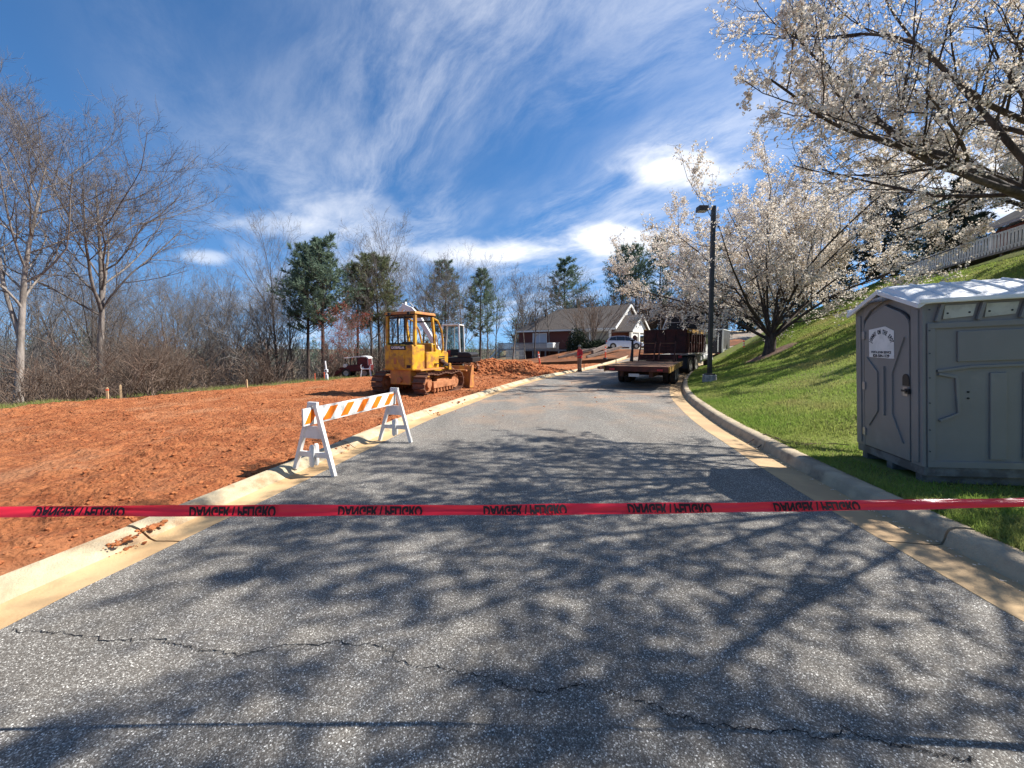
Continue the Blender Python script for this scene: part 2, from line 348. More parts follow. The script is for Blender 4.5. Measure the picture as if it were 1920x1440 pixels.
def clay_material():
    m = mat('red_clay', (.46, .168, .066), .95, (.31, .098, .038), 5.5, .36, .64, spec=.15, detail=10, dirt=(.50, .235, .115), dscale=.7, dlo=.48, dhi=.76)
    t = m.node_tree; N = t.nodes; L = t.links; tc_ = N.new('ShaderNodeTexCoord'); prev = None
    for sc, di, st, kind_ in ((7, .10, .9, 'n'), (26, .05, 1.0, 'v'), (80, .02, .8, 'n')):
        if kind_ == 'n': n = N.new('ShaderNodeTexNoise'); n.inputs['Detail'].default_value = 8; n.inputs['Roughness'].default_value = .68
        else: n = N.new('ShaderNodeTexVoronoi'); n.feature = 'SMOOTH_F1'
        n.inputs['Scale'].default_value = sc; L.new(tc_.outputs['Object'], n.inputs['Vector']); b = N.new('ShaderNodeBump'); b.inputs['Strength'].default_value = st; b.inputs['Distance'].default_value = di; b.invert = kind_ == 'v'
        L.new(n.outputs[0], b.inputs['Height'])
        if prev is not None: L.new(prev, b.inputs['Normal'])
        prev = b.outputs[0]
    L.new(prev, N['Principled BSDF'].inputs['Normal']); return m
M_dirt = clay_material()
M_dirt_dark = mat('clay_clods', (.42, .155, .060), .95, (.28, .09, .036), 9, .4, .6, bump=.6, bscale=60, spec=.12)
M_lawn = mat('lawn_soil', (.17, .20, .042), .95, (.17, .17, .055), 1.2, .4, .65, bump=.5, bscale=40, spec=.1, dirt=(.24, .155, .075), dscale=.35, dlo=.62, dhi=.78)
M_floor = mat('leaf_litter', (.16, .105, .062), .95, (.10, .095, .045), .25, .4, .6, bump=.6, bscale=9, spec=.1, dirt=(.22, .16, .10), dscale=1.3)

# ------------------------------------------------------------------ ground sheet to the horizon
g = np.concatenate([-np.geomspace(4, 1500, 60)[::-1], np.linspace(-3.5, 3.5, 8), np.geomspace(4, 1500, 60)])
GX, GY = np.meshgrid(g, g + 12, indexing='ij'); GZ = terr(GX, GY)
GR = np.hypot(GX, GY - 12); GZ = GZ + 6 * (fbm(GX * .012, GY * .012, 3, 21) - .5) * ss(GR, 80, 200) - .3
GZ = np.where((GR > 120), np.minimum(GZ, 2.0), GZ)
inf = ss(sdist(GX, GY, ED_S), -2.5, .5); GZ = GZ - .9 * inf * (GR < 70)
n0, n1 = GX.shape; idx = np.arange(n0 * n1).reshape(n0, n1)
def gridq(ix): return np.stack([ix[:-1, :-1], ix[1:, :-1], ix[1:, 1:], ix[:-1, 1:]], axis=-1).reshape(-1, 4)
kind(mk('ground', np.stack([GX, GY, GZ], -1), gridq(idx), m=M_floor, smooth=True), 'structure')
# strip of ground just beyond the field edge (woods floor near enough to be seen), finer
tt = np.linspace(0, 1, 90); base = resample(EDGE, 90); nn = offset(base, -1) - base; rowsE = []
for w in np.concatenate([[-.6], np.geomspace(.1, 40, 26)]): rowsE.append(base + nn * w)
E3 = np.stack(rowsE, 1); EZ = field_z(E3[..., 0], E3[..., 1]) + .05 * (fbm(E3[..., 0] * 1.3, E3[..., 1] * 1.3, 3, 4) - .5) - .03
kind(mk('woodland_floor', np.concatenate([E3, EZ[..., None]], -1), gridq(np.arange(E3.shape[0] * E3.shape[1]).reshape(E3.shape[:2])), m=M_floor, smooth=True), 'structure')

# ------------------------------------------------------------------ road
Lr = resample(LEFT, 170); Rr = resample(RIGHT, 170); W = np.stack([Lr * (1 - k) + Rr * k for k in np.linspace(0, 1, 9)], 1)
RZ = zb(W[..., 0], W[..., 1]); road = mk('road', np.concatenate([W, RZ[..., None]], -1), gridq(np.arange(W.shape[0] * 9).reshape(-1, 9)), m=M_asph, smooth=True); kind(road, 'structure')
# cracks in the asphalt
M_crack = mat('crack_shadow', (.012, .012, .013), .95)
def crack(px, w, seed):
    P = np.array([list(hit(*q))[:2] for q in px]); P = catmull(P, 22); r = np.random.RandomState(seed)
    j = np.cumsum(r.randn(len(P), 2) * .006, axis=0); j -= np.linspace(0, 1, len(P))[:, None] * j[-1]; P = P + j + r.randn(len(P), 2) * .006
    t = np.gradient(P, axis=0); t /= np.linalg.norm(t, axis=1, keepdims=True); n = np.stack([-t[:, 1], t[:, 0]], 1)
    ww = w * (.35 + 1.2 * r.rand(len(P)))[:, None]; V = np.stack([P + n * ww, P - n * ww], 1); V = np.concatenate([V, np.full(V.shape[:2] + (1,), .004)], -1)
    mk('crack', V, gridq(np.arange(len(P) * 2).reshape(-1, 2)), m=M_crack, parent=road)
crack([(20, 1181), (170, 1182), (330, 1195), (390, 1216), (455, 1224), (540, 1217), (690, 1220), (740, 1243), (860, 1251), (950, 1262), (1010, 1275), (1080, 1270), (1150, 1285), (1260, 1312), (1390, 1338),
       (1500, 1370), (1640, 1395), (1760, 1425), (1830, 1438)], .0022, 3)
crack([(1690, 1100), (1740, 1130), (1790, 1165), (1850, 1210), (1915, 1255)], .0013, 5)

# ------------------------------------------------------------------ curbs: sections with joints
def curb(name, line, side, prof, section, m, mg, cut, n):
    D = np.concatenate([[0], np.cumsum(np.linalg.norm(np.diff(line, axis=0), axis=1))]); root = empty(name, (0, 0, 0)); kind(root, 'structure')
    t = np.gradient(line, axis=0); t /= np.linalg.norm(t, axis=1, keepdims=True); nr = np.stack([t[:, 1], -t[:, 0]], 1) * side; s0 = 0.0; i = 0
    while s0 < min(D[-1] - .5, n):
        s1 = min(s0 + section, D[-1]); u = np.linspace(s0 + .009, s1 - .009, 9); P = np.stack([np.interp(u, D, line[:, k]) for k in (0, 1)], 1); Nn = np.stack([np.interp(u, D, nr[:, k]) for k in (0, 1)], 1)
        r = np.random.RandomState(i + 40); dz = r.uniform(-.006, .006); rings = []
        for q in range(9):
            z = float(zb(P[q, 0:1], P[q, 1:2])[0]); rings.append([(P[q, 0] + Nn[q, 0] * a, P[q, 1] + Nn[q, 1] * a, z + b + (dz if b > .05 else 0)) for a, b in prof])
        MB().loft([rg[:cut] + [(rg[cut - 1][0], rg[cut - 1][1], rg[0][2])] for rg in rings]).build('gutter_section', mg, root, smooth=True)
        MB().loft([[(rg[cut - 1][0], rg[cut - 1][1], rg[0][2])] + rg[cut - 1:] for rg in rings]).build('curb_section', m, root, smooth=True); s0 = s1; i += 1
    return root
profR = [(0, -.2), (0, .003), (.10, -.002), (.40, -.012), (.445, -.004), (.462, .03), (.478, .10), (.50, .128), (.545, .142), (.62, .142), (.69, .132), (.715, .105), (.72, -.2)]
profL = [(0, -.2), (0, .003), (.08, -.002), (.24, -.016), (.30, .004), (.36, .045), (.42, .078), (.48, .095), (.53, .096), (.555, .075), (.56, -.2)]
curb('curb_right', RIGHT, 1, profR, 3.05, M_concR, M_gutR, 5, 95); curb('curb_left', LEFT, -1, profL, 3.05, M_conc, M_gut, 5, 95)

# ------------------------------------------------------------------ lawn
rows = []; base = RBACK; base = resample(base, 150); nn = offset(base, 1) - base
wd = np.concatenate([[-.02, .04], np.geomspace(.12, 48, 46)])
Ln = np.stack([base + nn * w for w in wd], 1); sL = np.broadcast_to(wd[None, :], Ln.shape[:2])
sLt = sdist(Ln[..., 0], Ln[..., 1], RB_S); sLt = np.minimum(np.maximum(sLt, 0), wd[None, :] + .01); LZ = lawn_z(Ln[..., 0], Ln[..., 1], sLt); LZ[:, 0] -= .2
lawn = mk('lawn', np.concatenate([Ln, LZ[..., None]], -1), gridq(np.arange(150 * len(wd)).reshape(150, -1)), m=M_lawn, smooth=True); kind(lawn, 'structure')

# ------------------------------------------------------------------ bare clay field
Yr = np.concatenate([np.linspace(-4, 1.5, 24), 1.5 + np.cumsum(np.geomspace(.020, .20, 400)) * 1.0]); Yr = Yr[Yr < 47]
xe = np.interp(Yr, EDGE[:, 1], EDGE[:, 0]); xb = np.interp(Yr, LBACK[:, 1], LBACK[:, 0])
fr = np.linspace(0, 1, 300) ** .8
FX = xe[:, None] - .5 + (xb - xe + .49)[:, None] * fr[None, :]; FY = np.broadcast_to(Yr[:, None], FX.shape)
FZ = field_z(FX, FY)
near_edge = 1 - ss(xb[:, None] - FX, 0, .35)
al = FX * .30 - FY * .954; ac = FX * .954 + FY * .30        # across and along the tracks the machine left
rough = .055 * (fbm(FX * 1.7, FY * 1.7, 4, 7) - .5) + .032 * np.maximum(0, fbm(FX * 6.5, FY * 6.5, 3, 8) - .50) * 3 + .045 * (fbm(FX * 15, FY * 15, 3, 12) - .5) * ss(fbm(FX * .9, FY * .9, 2, 22), .3, .6)
clump = np.maximum(0, fbm(FX * 3.1, FY * 3.1, 3, 15) - .55) * ss(fbm(FX * .5, FY * .5, 2, 16), .42, .6)
tread = .020 * np.sin(al * 34) * ss(np.sin(ac * 2.1 + fbm(al * .3, ac * .3, 2, 18) * 3), .25, .7)
FZ = FZ + rough * (1 - .5 * near_edge) + .20 * clump + tread
FZ = FZ - .06 * near_edge * (.3 + fbm(FX * 2, FY * 2, 2, 19)); FZ[:, -1] -= .12
fld = mk('dirt_field', np.stack([FX, FY, FZ], -1), gridq(np.arange(FX.size).reshape(FX.shape)), m=M_dirt, smooth=True); kind(fld, 'structure')
def field_top(x, y):
    i = int(np.clip(np.searchsorted(Yr, y), 0, len(Yr) - 1)); return float(np.interp(x, FX[i], FZ[i]))
# loose clods
ico = bmesh.new(); bmesh.ops.create_icosphere(ico, subdivisions=1, radius=1); IV = np.array([v.co[:] for v in ico.verts]); IT = np.array([[v.index for v in f.verts] for f in ico.faces]); ico.free()
def clods(name, X, Y, Z, S, m, label, flat=.65):
    n = len(X); V = IV[None] * (1 + .45 * (rs.rand(n, len(IV), 1) - .5)) * S[:, None, None]; V[..., 2] *= flat
    V += np.stack([X, Y, Z], -1)[:, None, :]; T = IT[None] + (np.arange(n) * len(IV))[:, None, None]
    return kind(mk(name, V, T=T.reshape(-1, 3), m=m), 'stuff', label, 'soil')
nc = 9000; u = rs.rand(nc) ** 1.6 * 20 + 1.6; xeC = np.interp(u, EDGE[:, 1], EDGE[:, 0]); xbC = np.interp(u, LBACK[:, 1], LBACK[:, 0]); k = rs.rand(nc); X = xbC - .1 + (xeC - xbC) * k ** 1.5
keep = fbm(X * .8, u * .8, 3, 33) + .3 * rs.rand(nc) > .60; X, u = X[keep], u[keep]
Zc = np.array([field_top(a, b) for a, b in zip(X, u)]); S = .005 + .022 * rs.rand(len(X)) ** 4 + .0009 * u
clods('soil_clods', X, u, Zc + S * .2, S, M_dirt_dark, 'loose red clods scattered over the bare clay')
nb = 1500; bx = rs.uniform(-3.8, 5.0, nb); by = 23.5 + .25 * (bx - 1) + rs.randn(nb) * 1.1 - .6; bz = field_z(bx, by); ok = (sdist(bx, by, LB_S) < -.1); bx, by, bz = bx[ok], by[ok], bz[ok]; S = .05 + .10 * rs.rand(len(bx)) ** 2
clods('spoil_heap_clods', bx, by, bz + .03, S, M_dirt_dark, 'dark broken clods on the long spoil heap', .75)
# clumps of soil lying in the left gutter and clay spilt over the curb
def spill(px, n, spread, smax, lab):
    c = hit(*px); X = c.x + rs.randn(n) * spread * .8; Y = c.y + rs.randn(n) * spread * (.5 + rs.rand(n)); s = sdist(X, Y, LEFT[::4]); Z = np.where(s < -.3, .06, .0) + .005; S = .003 + smax * rs.rand(n) ** 3.5
    kind(clods('gutter_soil', X, Y, Z, S, M_dirt_dark, lab), 'stuff')
spill((285, 1000), 120, .04, .024, 'clump of dark soil fallen in the gutter below the tape'); spill((235, 1028), 110, .055, .02, 'smaller soil clump in the gutter nearer the camera')
spill((640, 845), 40, .12, .025, 'soil and roots in the gutter under the barricade'); spill((800, 775), 50, .2, .04, 'crumbled clay on the curb beyond the barricade')
spill((860, 755), 50, .3, .05, 'broken clay spilt over the curb beside the bulldozer'); spill((1095, 692), 60, .8, .07, 'muddy clay lumps at the far end of the left curb'); spill((1010, 708), 40, .5, .05, 'clay lumps along the curb by the spoil heap')
# ------------------------------------------------------------------ trees
def unit(v): return v / (np.linalg.norm(v, axis=-1, keepdims=True) + 1e-9)
def spawn(P, Rd, Ln, n, t0, t1, ang, asd, lr, rr, N, up, jit, r, shape=None, flat=1.0, rend=.35, rmin=.003, twist=None, lift=False):
    M_, Np, _ = P.shape; t = t0 + (t1 - t0) * (np.arange(n)[None, :] + r.rand(M_, n)) / n
    x = t * (Np - 1); i = np.minimum(x.astype(int), Np - 2); f = (x - i)[..., None]; k = np.arange(M_)[:, None]
    p = P[k, i] * (1 - f) + P[k, i + 1] * f; tan = unit(P[k, i + 1] - P[k, i]); rad = Rd[k, i] * (1 - f[..., 0]) + Rd[k, i + 1] * f[..., 0]
    q = r.randn(M_, n, 3)
    if twist is not None:
        az = twist + np.arange(n)[None, :] * 2.399963 + r.rand(M_, n) * .7 + r.rand(M_, 1) * 6; q = np.stack([np.cos(az), np.sin(az), np.zeros_like(az)], -1)
    perp = unit(q - (q * tan).sum(-1, keepdims=True) * tan); perp = unit(perp * np.array([1, 1, flat]))
    a = np.radians(ang + asd * r.randn(M_, n))[..., None]; d = unit(np.cos(a) * tan + np.sin(a) * perp)
    if lift: d[..., 2] = np.where(d[..., 2] < 0, -.4 * d[..., 2], d[..., 2])
    L = Ln[:, None] * lr * (.7 + .6 * r.rand(M_, n)) * (shape(t) if shape is not None else 1.0)
    p = p.reshape(-1, 3); d = d.reshape(-1, 3); L = L.ravel(); R0 = np.maximum(rad.ravel() * rr, rmin)
    out = [p]; st = (L / (N - 1))[:, None]
    for s in range(N - 1):
        d = unit(d + np.array([0, 0, up]) / (N - 1) + jit * r.randn(len(d), 3)); p = p + d * st; out.append(p)
    P2 = np.stack(out, 1); R2 = R0[:, None] * np.linspace(1, rend, N)[None, :]; R2 = np.maximum(R2, rmin * .6)
    return P2, R2, L
def path0(H, r0, N, r, wob=.02, lean=(0, 0), rtop=.2, flare=1.35):
    d = np.array([lean[0], lean[1], 1.0]); p = np.zeros(3); pts = [p.copy()]; st = H / (N - 1)
    for s in range(N - 1):
        d = d + r.randn(3) * wob * np.array([1, 1, .2]); d = d / np.linalg.norm(d); p = p + d * st; pts.append(p.copy())
    rr = r0 * np.linspace(1, rtop, N) ** .9; rr[0] *= flare; return np.array(pts)[None], rr[None]
def cat(parts):
    V = []; Q = []; o = 0
    for v, q in parts: V.append(v); Q.append(q + o); o += len(v)
    return np.concatenate(V), np.concatenate(Q)
def quads_at(C, size, r, aspect=1.0):
    n = len(C); a = unit(r.randn(n, 3)); b = unit(np.cross(a, r.randn(n, 3))); s = (size * (.6 + .8 * r.rand(n)))[:, None]
    V = np.stack([C - a * s - b * s * aspect, C + a * s - b * s * aspect, C + a * s + b * s * aspect, C - a * s + b * s * aspect], 1).reshape(-1, 3)
    return V, np.arange(4 * n).reshape(-1, 4)
def blades(C, D, L, w, r, spread=.7):
    """thin triangles from C along D (needles)"""
    n = len(C); d = unit(D + spread * r.randn(n, 3)); s = unit(np.cross(d, r.randn(n, 3))); l = (L * (.6 + .8 * r.rand(n)))[:, None]
    V = np.stack([C - s * w, C + s * w, C + d * l], 1).reshape(-1, 3); return V, np.arange(3 * n).reshape(-1, 3)
def bark(name, a, b, sc=7): return mat(name, a, .92, b, sc, .35, .65, bump=.7, bscale=18, spec=.15, stretch=(1, 1, .25))
M_barkg = bark('grey_bark', (.25, .215, .185), (.13, .11, .095)); M_barkp = bark('pale_bark', (.33, .285, .245), (.17, .145, .122)); M_barkd = bark('dark_bark', (.13, .105, .088), (.07, .056, .05))
M_barkpine = bark('pine_bark', (.12, .088, .072), (.06, .046, .04)); M_barkch = bark('cherry_bark', (.105, .082, .07), (.05, .04, .036), 12)
M_twig = mat('bare_twigs', (.195, .172, .155), .9, (.135, .12, .108), 2, spec=.12); M_twigp = mat('purple_twigs', (.20, .175, .16), .9, (.135, .118, .108), 2, spec=.12); M_twigb = mat('brown_twigs', (.195, .14, .105), .9, (.14, .10, .075), 2, spec=.12)
M_budr = mat('red_buds', (.36, .085, .05), .8, (.24, .06, .04), 3, transl=.25)
M_pine = mat('pine_needles', (.165, .225, .145), .75, (.105, .155, .105), .8, .35, .65, transl=.3); M_pine2 = mat('yellow_pine_needles', (.19, .21, .10), .75, (.12, .14, .075), .8, .35, .65, transl=.3)
M_spruce = mat('dark_needles', (.026, .042, .026), .8, (.016, .026, .017), .8, transl=.15)
M_blos = mat('blossom', (.86, .79, .68), .75, (.58, .46, .36), 14, .46, .66, transl=.40); M_newleaf = mat('bronze_leaves', (.30, .20, .07), .7, (.22, .24, .07), 9, transl=.4)

def bare_tree(seed, H=10., r0=.2, n1=15, t0=.3, ang=42, lr=.42, n2=8, n3=6, n4=4, up=.5, leaders=None, lean=(0, 0), rtop=.15, rtw=.0045, jit=.09):
    r = np.random.RandomState(seed); P0, R0 = path0(H, r0, 11, r, .022, lean, rtop); L0 = np.array([H]); T = [tubes(P0, R0, 9)]
    allP = [(P0, R0, L0)]
    if leaders:                                            # a fork low on the trunk
        for (t, a, az, l) in leaders:
            i = t * 10; k = int(i); p = P0[0, k] * (1 - (i - k)) + P0[0, k + 1] * (i - k); d = np.array([math.sin(a) * math.cos(az), math.sin(a) * math.sin(az), math.cos(a)]); pts = [p]; st = H * l / 9
            for s in range(9): d = unit(d + np.array([0, 0, .09]) + r.randn(3) * .05); p = p + d * st; pts.append(p)
            P = np.array(pts)[None]; Rr = (np.interp(t, np.linspace(0, 1, 11), R0[0]) * .78 * np.linspace(1, .2, 10))[None]; T.append(tubes(P, Rr, 8)); allP.append((P, Rr, np.array([H * l])))
    C = []
    for P, Rr, L in allP:
        sh = lambda t: .55 + .9 * np.sin(np.clip((t - t0 * .6) / (1 - t0 * .6), 0, 1) * 2.6) ** .8
        P1, R1, L1 = spawn(P, Rr, L, n1 if P is P0 else max(6, n1 // 2), t0 if P is P0 else .3, .97, ang, 9, lr, .50, 8, up, jit, r, sh, twist=seed); T.append(tubes(P1, R1, 6))
        P2, R2, L2 = spawn(P1, R1, L1, n2, .2, .98, 42, 11, .42, .6, 6, up * .6, jit, r, lambda t: 1.25 - .6 * t, rmin=rtw * 1.3); C.append(tubes(P2, R2, 4))
        P3, R3, L3 = spawn(P2, R2, L2, n3, .2, 1, 40, 14, .46, .6, 4, up * .5, jit * 1.2, r, lambda t: 1.2 - .5 * t, rmin=rtw); C.append(tubes(P3, R3, 3))
        P4, R4, L4 = spawn(P3, R3, L3, n4, .15, 1, 38, 16, .55, .6, 3, up * .4, jit * 1.5, r, rmin=rtw * .8); C.append(tubes(P4, R4, 3))
    return cat(T), cat(C), P4
def pine_tree(seed, H=14., r0=.2, t0=.25, whorls=17, per=5, Lb=2.6, ang=76, nt=11, tl=.36, tw=.038, droop=.35, dens=9, conic=1.0, bare_low=True):
    r = np.random.RandomState(seed); P0, R0 = path0(H, r0, 12, r, .012, (0, 0), .1, 1.2); T = [tubes(P0, R0, 8)]
    def sh(t):
        x = np.clip((t - t0) / (1 - t0), 0, 1); return np.where(x < .25, .55 + 1.8 * x, 1.0) * (1 - x ** 1.6 * .86 * conic) * (.6 + .7 * r.rand(*t.shape))
    P1, R1, L1 = spawn(P0, R0, np.array([1.0]), whorls * per, t0, .995, ang, 8, Lb, .32, 6, droop, .05, r, sh, twist=seed, rmin=.012); T.append(tubes(P1, R1, 4))
    P2, R2, L2 = spawn(P1, R1, L1, nt, .30, 1, 45, 15, .32, .5, 3, .25, .08, r, lambda t: 1.3 - .7 * t, flat=.35, rmin=.006)
    fv = []; n = len(P2); Cn = []; Dn = []
    for a, s in ((.55, 1), (1.0, 1)):
        q = P2[:, 1] * (1 - (a - .5) * 2) + P2[:, 2] * ((a - .5) * 2); d = unit(P2[:, 2] - P2[:, 0]) + np.array([0, 0, .25])
        Cn.append(np.repeat(q, dens, 0)); Dn.append(np.repeat(d, dens, 0))
    Cn = np.concatenate(Cn); Dn = np.concatenate(Dn); NV, NT = blades(Cn + r.randn(len(Cn), 3) * .05, Dn, tl, tw, r, .75)
    return cat(T), (NV, NT), tubes(P2, R2, 3)
def blossom_mesh(C, r, fl=.019, per=4, spread=.05):
    """clusters of small five-sided cupped flowers"""
    n = len(C) * per; c = np.repeat(C, per, 0) + r.randn(n, 3) * spread; nrm = unit(r.randn(n, 3) + np.array([0, 0, -.1])); a = unit(np.cross(nrm, r.randn(n, 3))); b = np.cross(nrm, a)
    s = (fl * (.7 + .6 * r.rand(n)))[:, None]; V = [c - nrm * s * .35]
    for k in range(5): V.append(c + (a * math.cos(k * 1.2566) + b * math.sin(k * 1.2566)) * s + nrm * s * .25 * r.randn(n, 1))
    V = np.stack(V, 1).reshape(-1, 3); o = (np.arange(n) * 6)[:, None, None]; T = o + np.array([[0, k + 1, (k + 1) % 5 + 1] for k in range(5)])[None]
    return V, T.reshape(-1, 3)

class Kind:            # shared meshes of one kind of tree
    def __init__(s, trunk, crown, extra=None):
        s.trunk, s.crown, s.extra = trunk, crown, extra; co = np.empty(len(crown.vertices) * 3, np.float32); crown.vertices.foreach_get('co', co); s.h = float(np.percentile(co[2::3], 99.7))
def stage(name, geo, m, tri=False):
    o = mk(name, geo[0], None if tri else geo[1], geo[1] if tri else None, m=m, smooth=not tri); me = o.data; bpy.data.objects.remove(o); return me
def tree(name, K, loc, sc, rz, label, cat_='tree', group=None, lean=(0, 0)):
    e = empty(name, loc, rz, lean[0], lean[1]); e.scale = sc if isinstance(sc, (tuple, list)) else (sc, sc, sc); tag(e, label, cat_, group)
    for nm, me in (('trunk', K.trunk), ('crown', K.crown), ('branchlets', K.extra)):
        if me is not None: o = bpy.data.objects.new(nm, me); finish(o, e)
    return e
def bare_kind(seed, m1, m2, **k):
    t, c, _ = bare_tree(seed, **k); return Kind(stage('trunk', t, m1), stage('crown', c, m2))
def pine_kind(seed, mn, **k):
    t, n, b = pine_tree(seed, **k); return Kind(stage('trunk', t, M_barkpine), stage('crown', n, mn, True), stage('branchlets', b, M_barkpine))
def base(px, Y, sink=.15):
    x = (px - 960) / FPX * Y; return Vector((x, Y, gz(x, Y) - sink))
def topz(py, Y): return at(960, py, Y).z

# kinds (height 10 unless given; scaled on placing)
K_tall = bare_kind(101, M_barkp, M_twigp, H=10, r0=.15, n1=16, t0=.40, ang=44, lr=.33, n2=9, n3=7, n4=5, leaders=[(.30, .30, 2.6, .70)], rtw=.0052, jit=.13)
K_tall2 = bare_kind(102, M_barkg, M_twigp, H=10, r0=.145, n1=16, t0=.40, ang=46, lr=.34, n2=9, n3=7, n4=5, leaders=[(.44, .60, .2, .52), (.48, .50, 3.2, .46)], rtw=.0052, jit=.13)
K_round = bare_kind(103, M_barkg, M_twig, H=10, r0=.15, n1=16, t0=.20, ang=46, lr=.46, n2=8, n3=6, n4=4, rtw=.006)
K_multi = bare_kind(104, M_barkd, M_twig, H=10, r0=.12, n1=14, t0=.22, ang=40, lr=.42, n2=8, n3=6, n4=4, leaders=[(.04, .5, 3.0, .9), (.06, .42, .3, .85), (.05, .35, 1.6, .8)], rtw=.006)
K_slim = bare_kind(105, M_barkd, M_twig, H=10, r0=.12, n1=16, t0=.36, ang=36, lr=.28, n2=7, n3=6, n4=4, rtw=.006, up=.7)
K_slim2 = bare_kind(106, M_barkg, M_twig, H=10, r0=.115, n1=14, t0=.42, ang=34, lr=.30, n2=7, n3=6, n4=4, rtw=.007, up=.8, lean=(.05, .02))
K_pine = pine_kind(201, M_pine, H=14, t0=.40, whorls=15, per=5, Lb=3.2, ang=66, dens=7, conic=.85); K_pine2 = pine_kind(202, M_pine, H=14, t0=.30, whorls=15, per=5, Lb=3.6, ang=74, conic=1.0, dens=6)
K_pine3 = pine_kind(203, M_pine2, H=14, t0=.42, whorls=14, per=5, Lb=3.0, ang=62, dens=7, conic=.8); K_ever = pine_kind(204, M_spruce, H=14, t0=.05, whorls=22, per=7, Lb=3.6, ang=84, nt=14, tl=.36, tw=.05, dens=8, droop=.1)

# ---- left side
def zone(px):
    for lim, w in ((40, 'at the far left edge behind the tallest tree'), (190, 'between the two tall left trees'), (330, 'right of the second tall tree'), (440, 'under the small low cloud at left'), (560, 'just left of the pine pair'), (690, 'behind the red budding maple'), (830, 'behind the bulldozer cab'), (920, 'beside the lone symmetrical pine'), (9999, 'left of the house roof')):
        if px < lim: return 'slim bare woodland tree ' + w, 'slim bare woods trees ' + w
def put(name, K, px, Y, top, base_h, label, rz=0., wide=1.0, group=None, sink=.2, lean=(0, 0)):
    b = base(px, Y, sink); s = (topz(top, Y) - b.z) / K.h; return tree(name, K, b, (s * wide, s * wide, s), rz, label, 'tree', group, lean)
put('bare_tree', K_tall, 26, 11.6, 95, 10.4, 'tallest bare tree at the left edge of the photo, trunk forking above head height', .6, .9)
put('bare_tree', K_tall2, 186, 14.0, 210, 10.4, 'tall bare tree with pale mottled trunk, second from the left edge', 5.0, 1.0)
put('bare_tree', K_multi, 168, 18.5, 440, 9.6, 'multi-stemmed bare tree spreading behind the second tall trunk', .4, 1.05)
put('bare_tree', K_round, 318, 21, 480, 10.2, 'round-crowned bare tree under the small cloud at left', 1.0, 1.0)
put('bare_tree', K_round, 65, 20, 420, 10.2, 'bare tree behind the tallest left-edge tree', 3.9, .85)
put('bare_tree', K_slim2, 66, 13.5, 600, 10.2, 'short broken bare stem right of the left-edge trunk', .6, .5)
put('bare_tree', K_multi, 520, 26, 500, 9.6, 'spreading dark-branched bare tree left of the tall pine pair', 2.9, 1.1)
put('bare_tree', K_slim, 548, 27, 510, 10.2, 'slim dark bare tree just left of the pine pair', 1.0, 1.0)
put('bare_tree', K_slim2, 430, 27, 540, 10.2, 'thin grey bare tree leaning over the valley at centre left', 2.0, 1.4)
put('bare_tree', K_slim2, 666, 20.5, 560, 10.2, 'thin bare sapling in front of the red budding maple', 4.0, .6)
put('pine_tree', K_pine, 577, 24.5, 460, 13.6, 'left trunk of the tall pine pair left of the bulldozer', 1.0, 1.05)
put('pine_tree', K_pine, 606, 24, 440, 13.6, 'right and taller trunk of the pine pair left of the bulldozer', 3.4, 1.05)
put('pine_tree', K_pine3, 672, 27, 490, 13.6, 'shorter yellow-green pine behind the red budding maple', .3, 1.0)
put('pine_tree', K_pine3, 712, 28, 475, 13.6, 'yellow-green pine above the back of the bulldozer cab', 2.3, 1.1)
put('bare_tree', K_slim, 697, 26.5, 430, 10.2, 'slender bare tree rising above the yellow-green pines', 2.5, 1.0)
put('bare_tree', K_round, 770, 34, 470, 10.2, 'grey bare tree above the right edge of the bulldozer roof', 5.2, .8)
put('bare_tree', K_slim, 792, 30, 475, 10.2, 'tall forked bare tree behind the bulldozer cab', 4.4, 1.3)
put('pine_tree', K_pine2, 835, 40, 488, 13.6, 'conical pine left of the lone symmetrical pine', .6, .95)
put('pine_tree', K_pine2, 900, 37, 503, 13.6, 'lone symmetrical pine with bare lower trunk between bulldozer and house', 2.1, 1.05)
put('bare_tree', K_slim2, 962, 44, 492, 10.2, 'fan-shaped bare tree right of the lone symmetrical pine', 1.2, 1.3)
put('bare_tree', K_slim, 1002, 46, 512, 10.2, 'bare tree behind the left end of the brick house', 3.3, 1.1)
put('bare_tree', K_slim2, 1030, 58, 500, 10.2, 'bare tree rising behind the chimney pipe of the house', 4.6, 1.0)
put('pine_tree', K_pine2, 1058, 66, 482, 13.6, 'pine rising behind the house roof, left of the crape myrtle', 3.0, 1.15)
put('pine_tree', K_pine, 1163, 70, 462, 13.6, 'leftmost of three pines behind the white gable', 1.1, 1.0)
put('pine_tree', K_pine, 1192, 66, 455, 13.6, 'middle pine of three behind the white gable', 4.1, .95)
put('pine_tree', K_pine2, 1236, 62, 440, 13.6, 'rightmost pine behind the white gable, next to the lamp post', 5.3, .95)
put('bare_tree', K_slim, 1085, 72, 495, 10.2, 'bare tree between the pines behind the house', .9, 1.0)
put('pine_tree', K_pine3, 1290, 60, 470, 13.6, 'pine behind the lamp post and the dump truck', 2.0, 1.0)
put('pine_tree', K_pine2, 1345, 58, 455, 13.6, 'pine behind the left part of the blossoming cherry', 3.0, 1.0)
put('pine_tree', K_pine, 1420, 56, 470, 13.6, 'pine behind the trunk of the blossoming cherry', .2, 1.0)
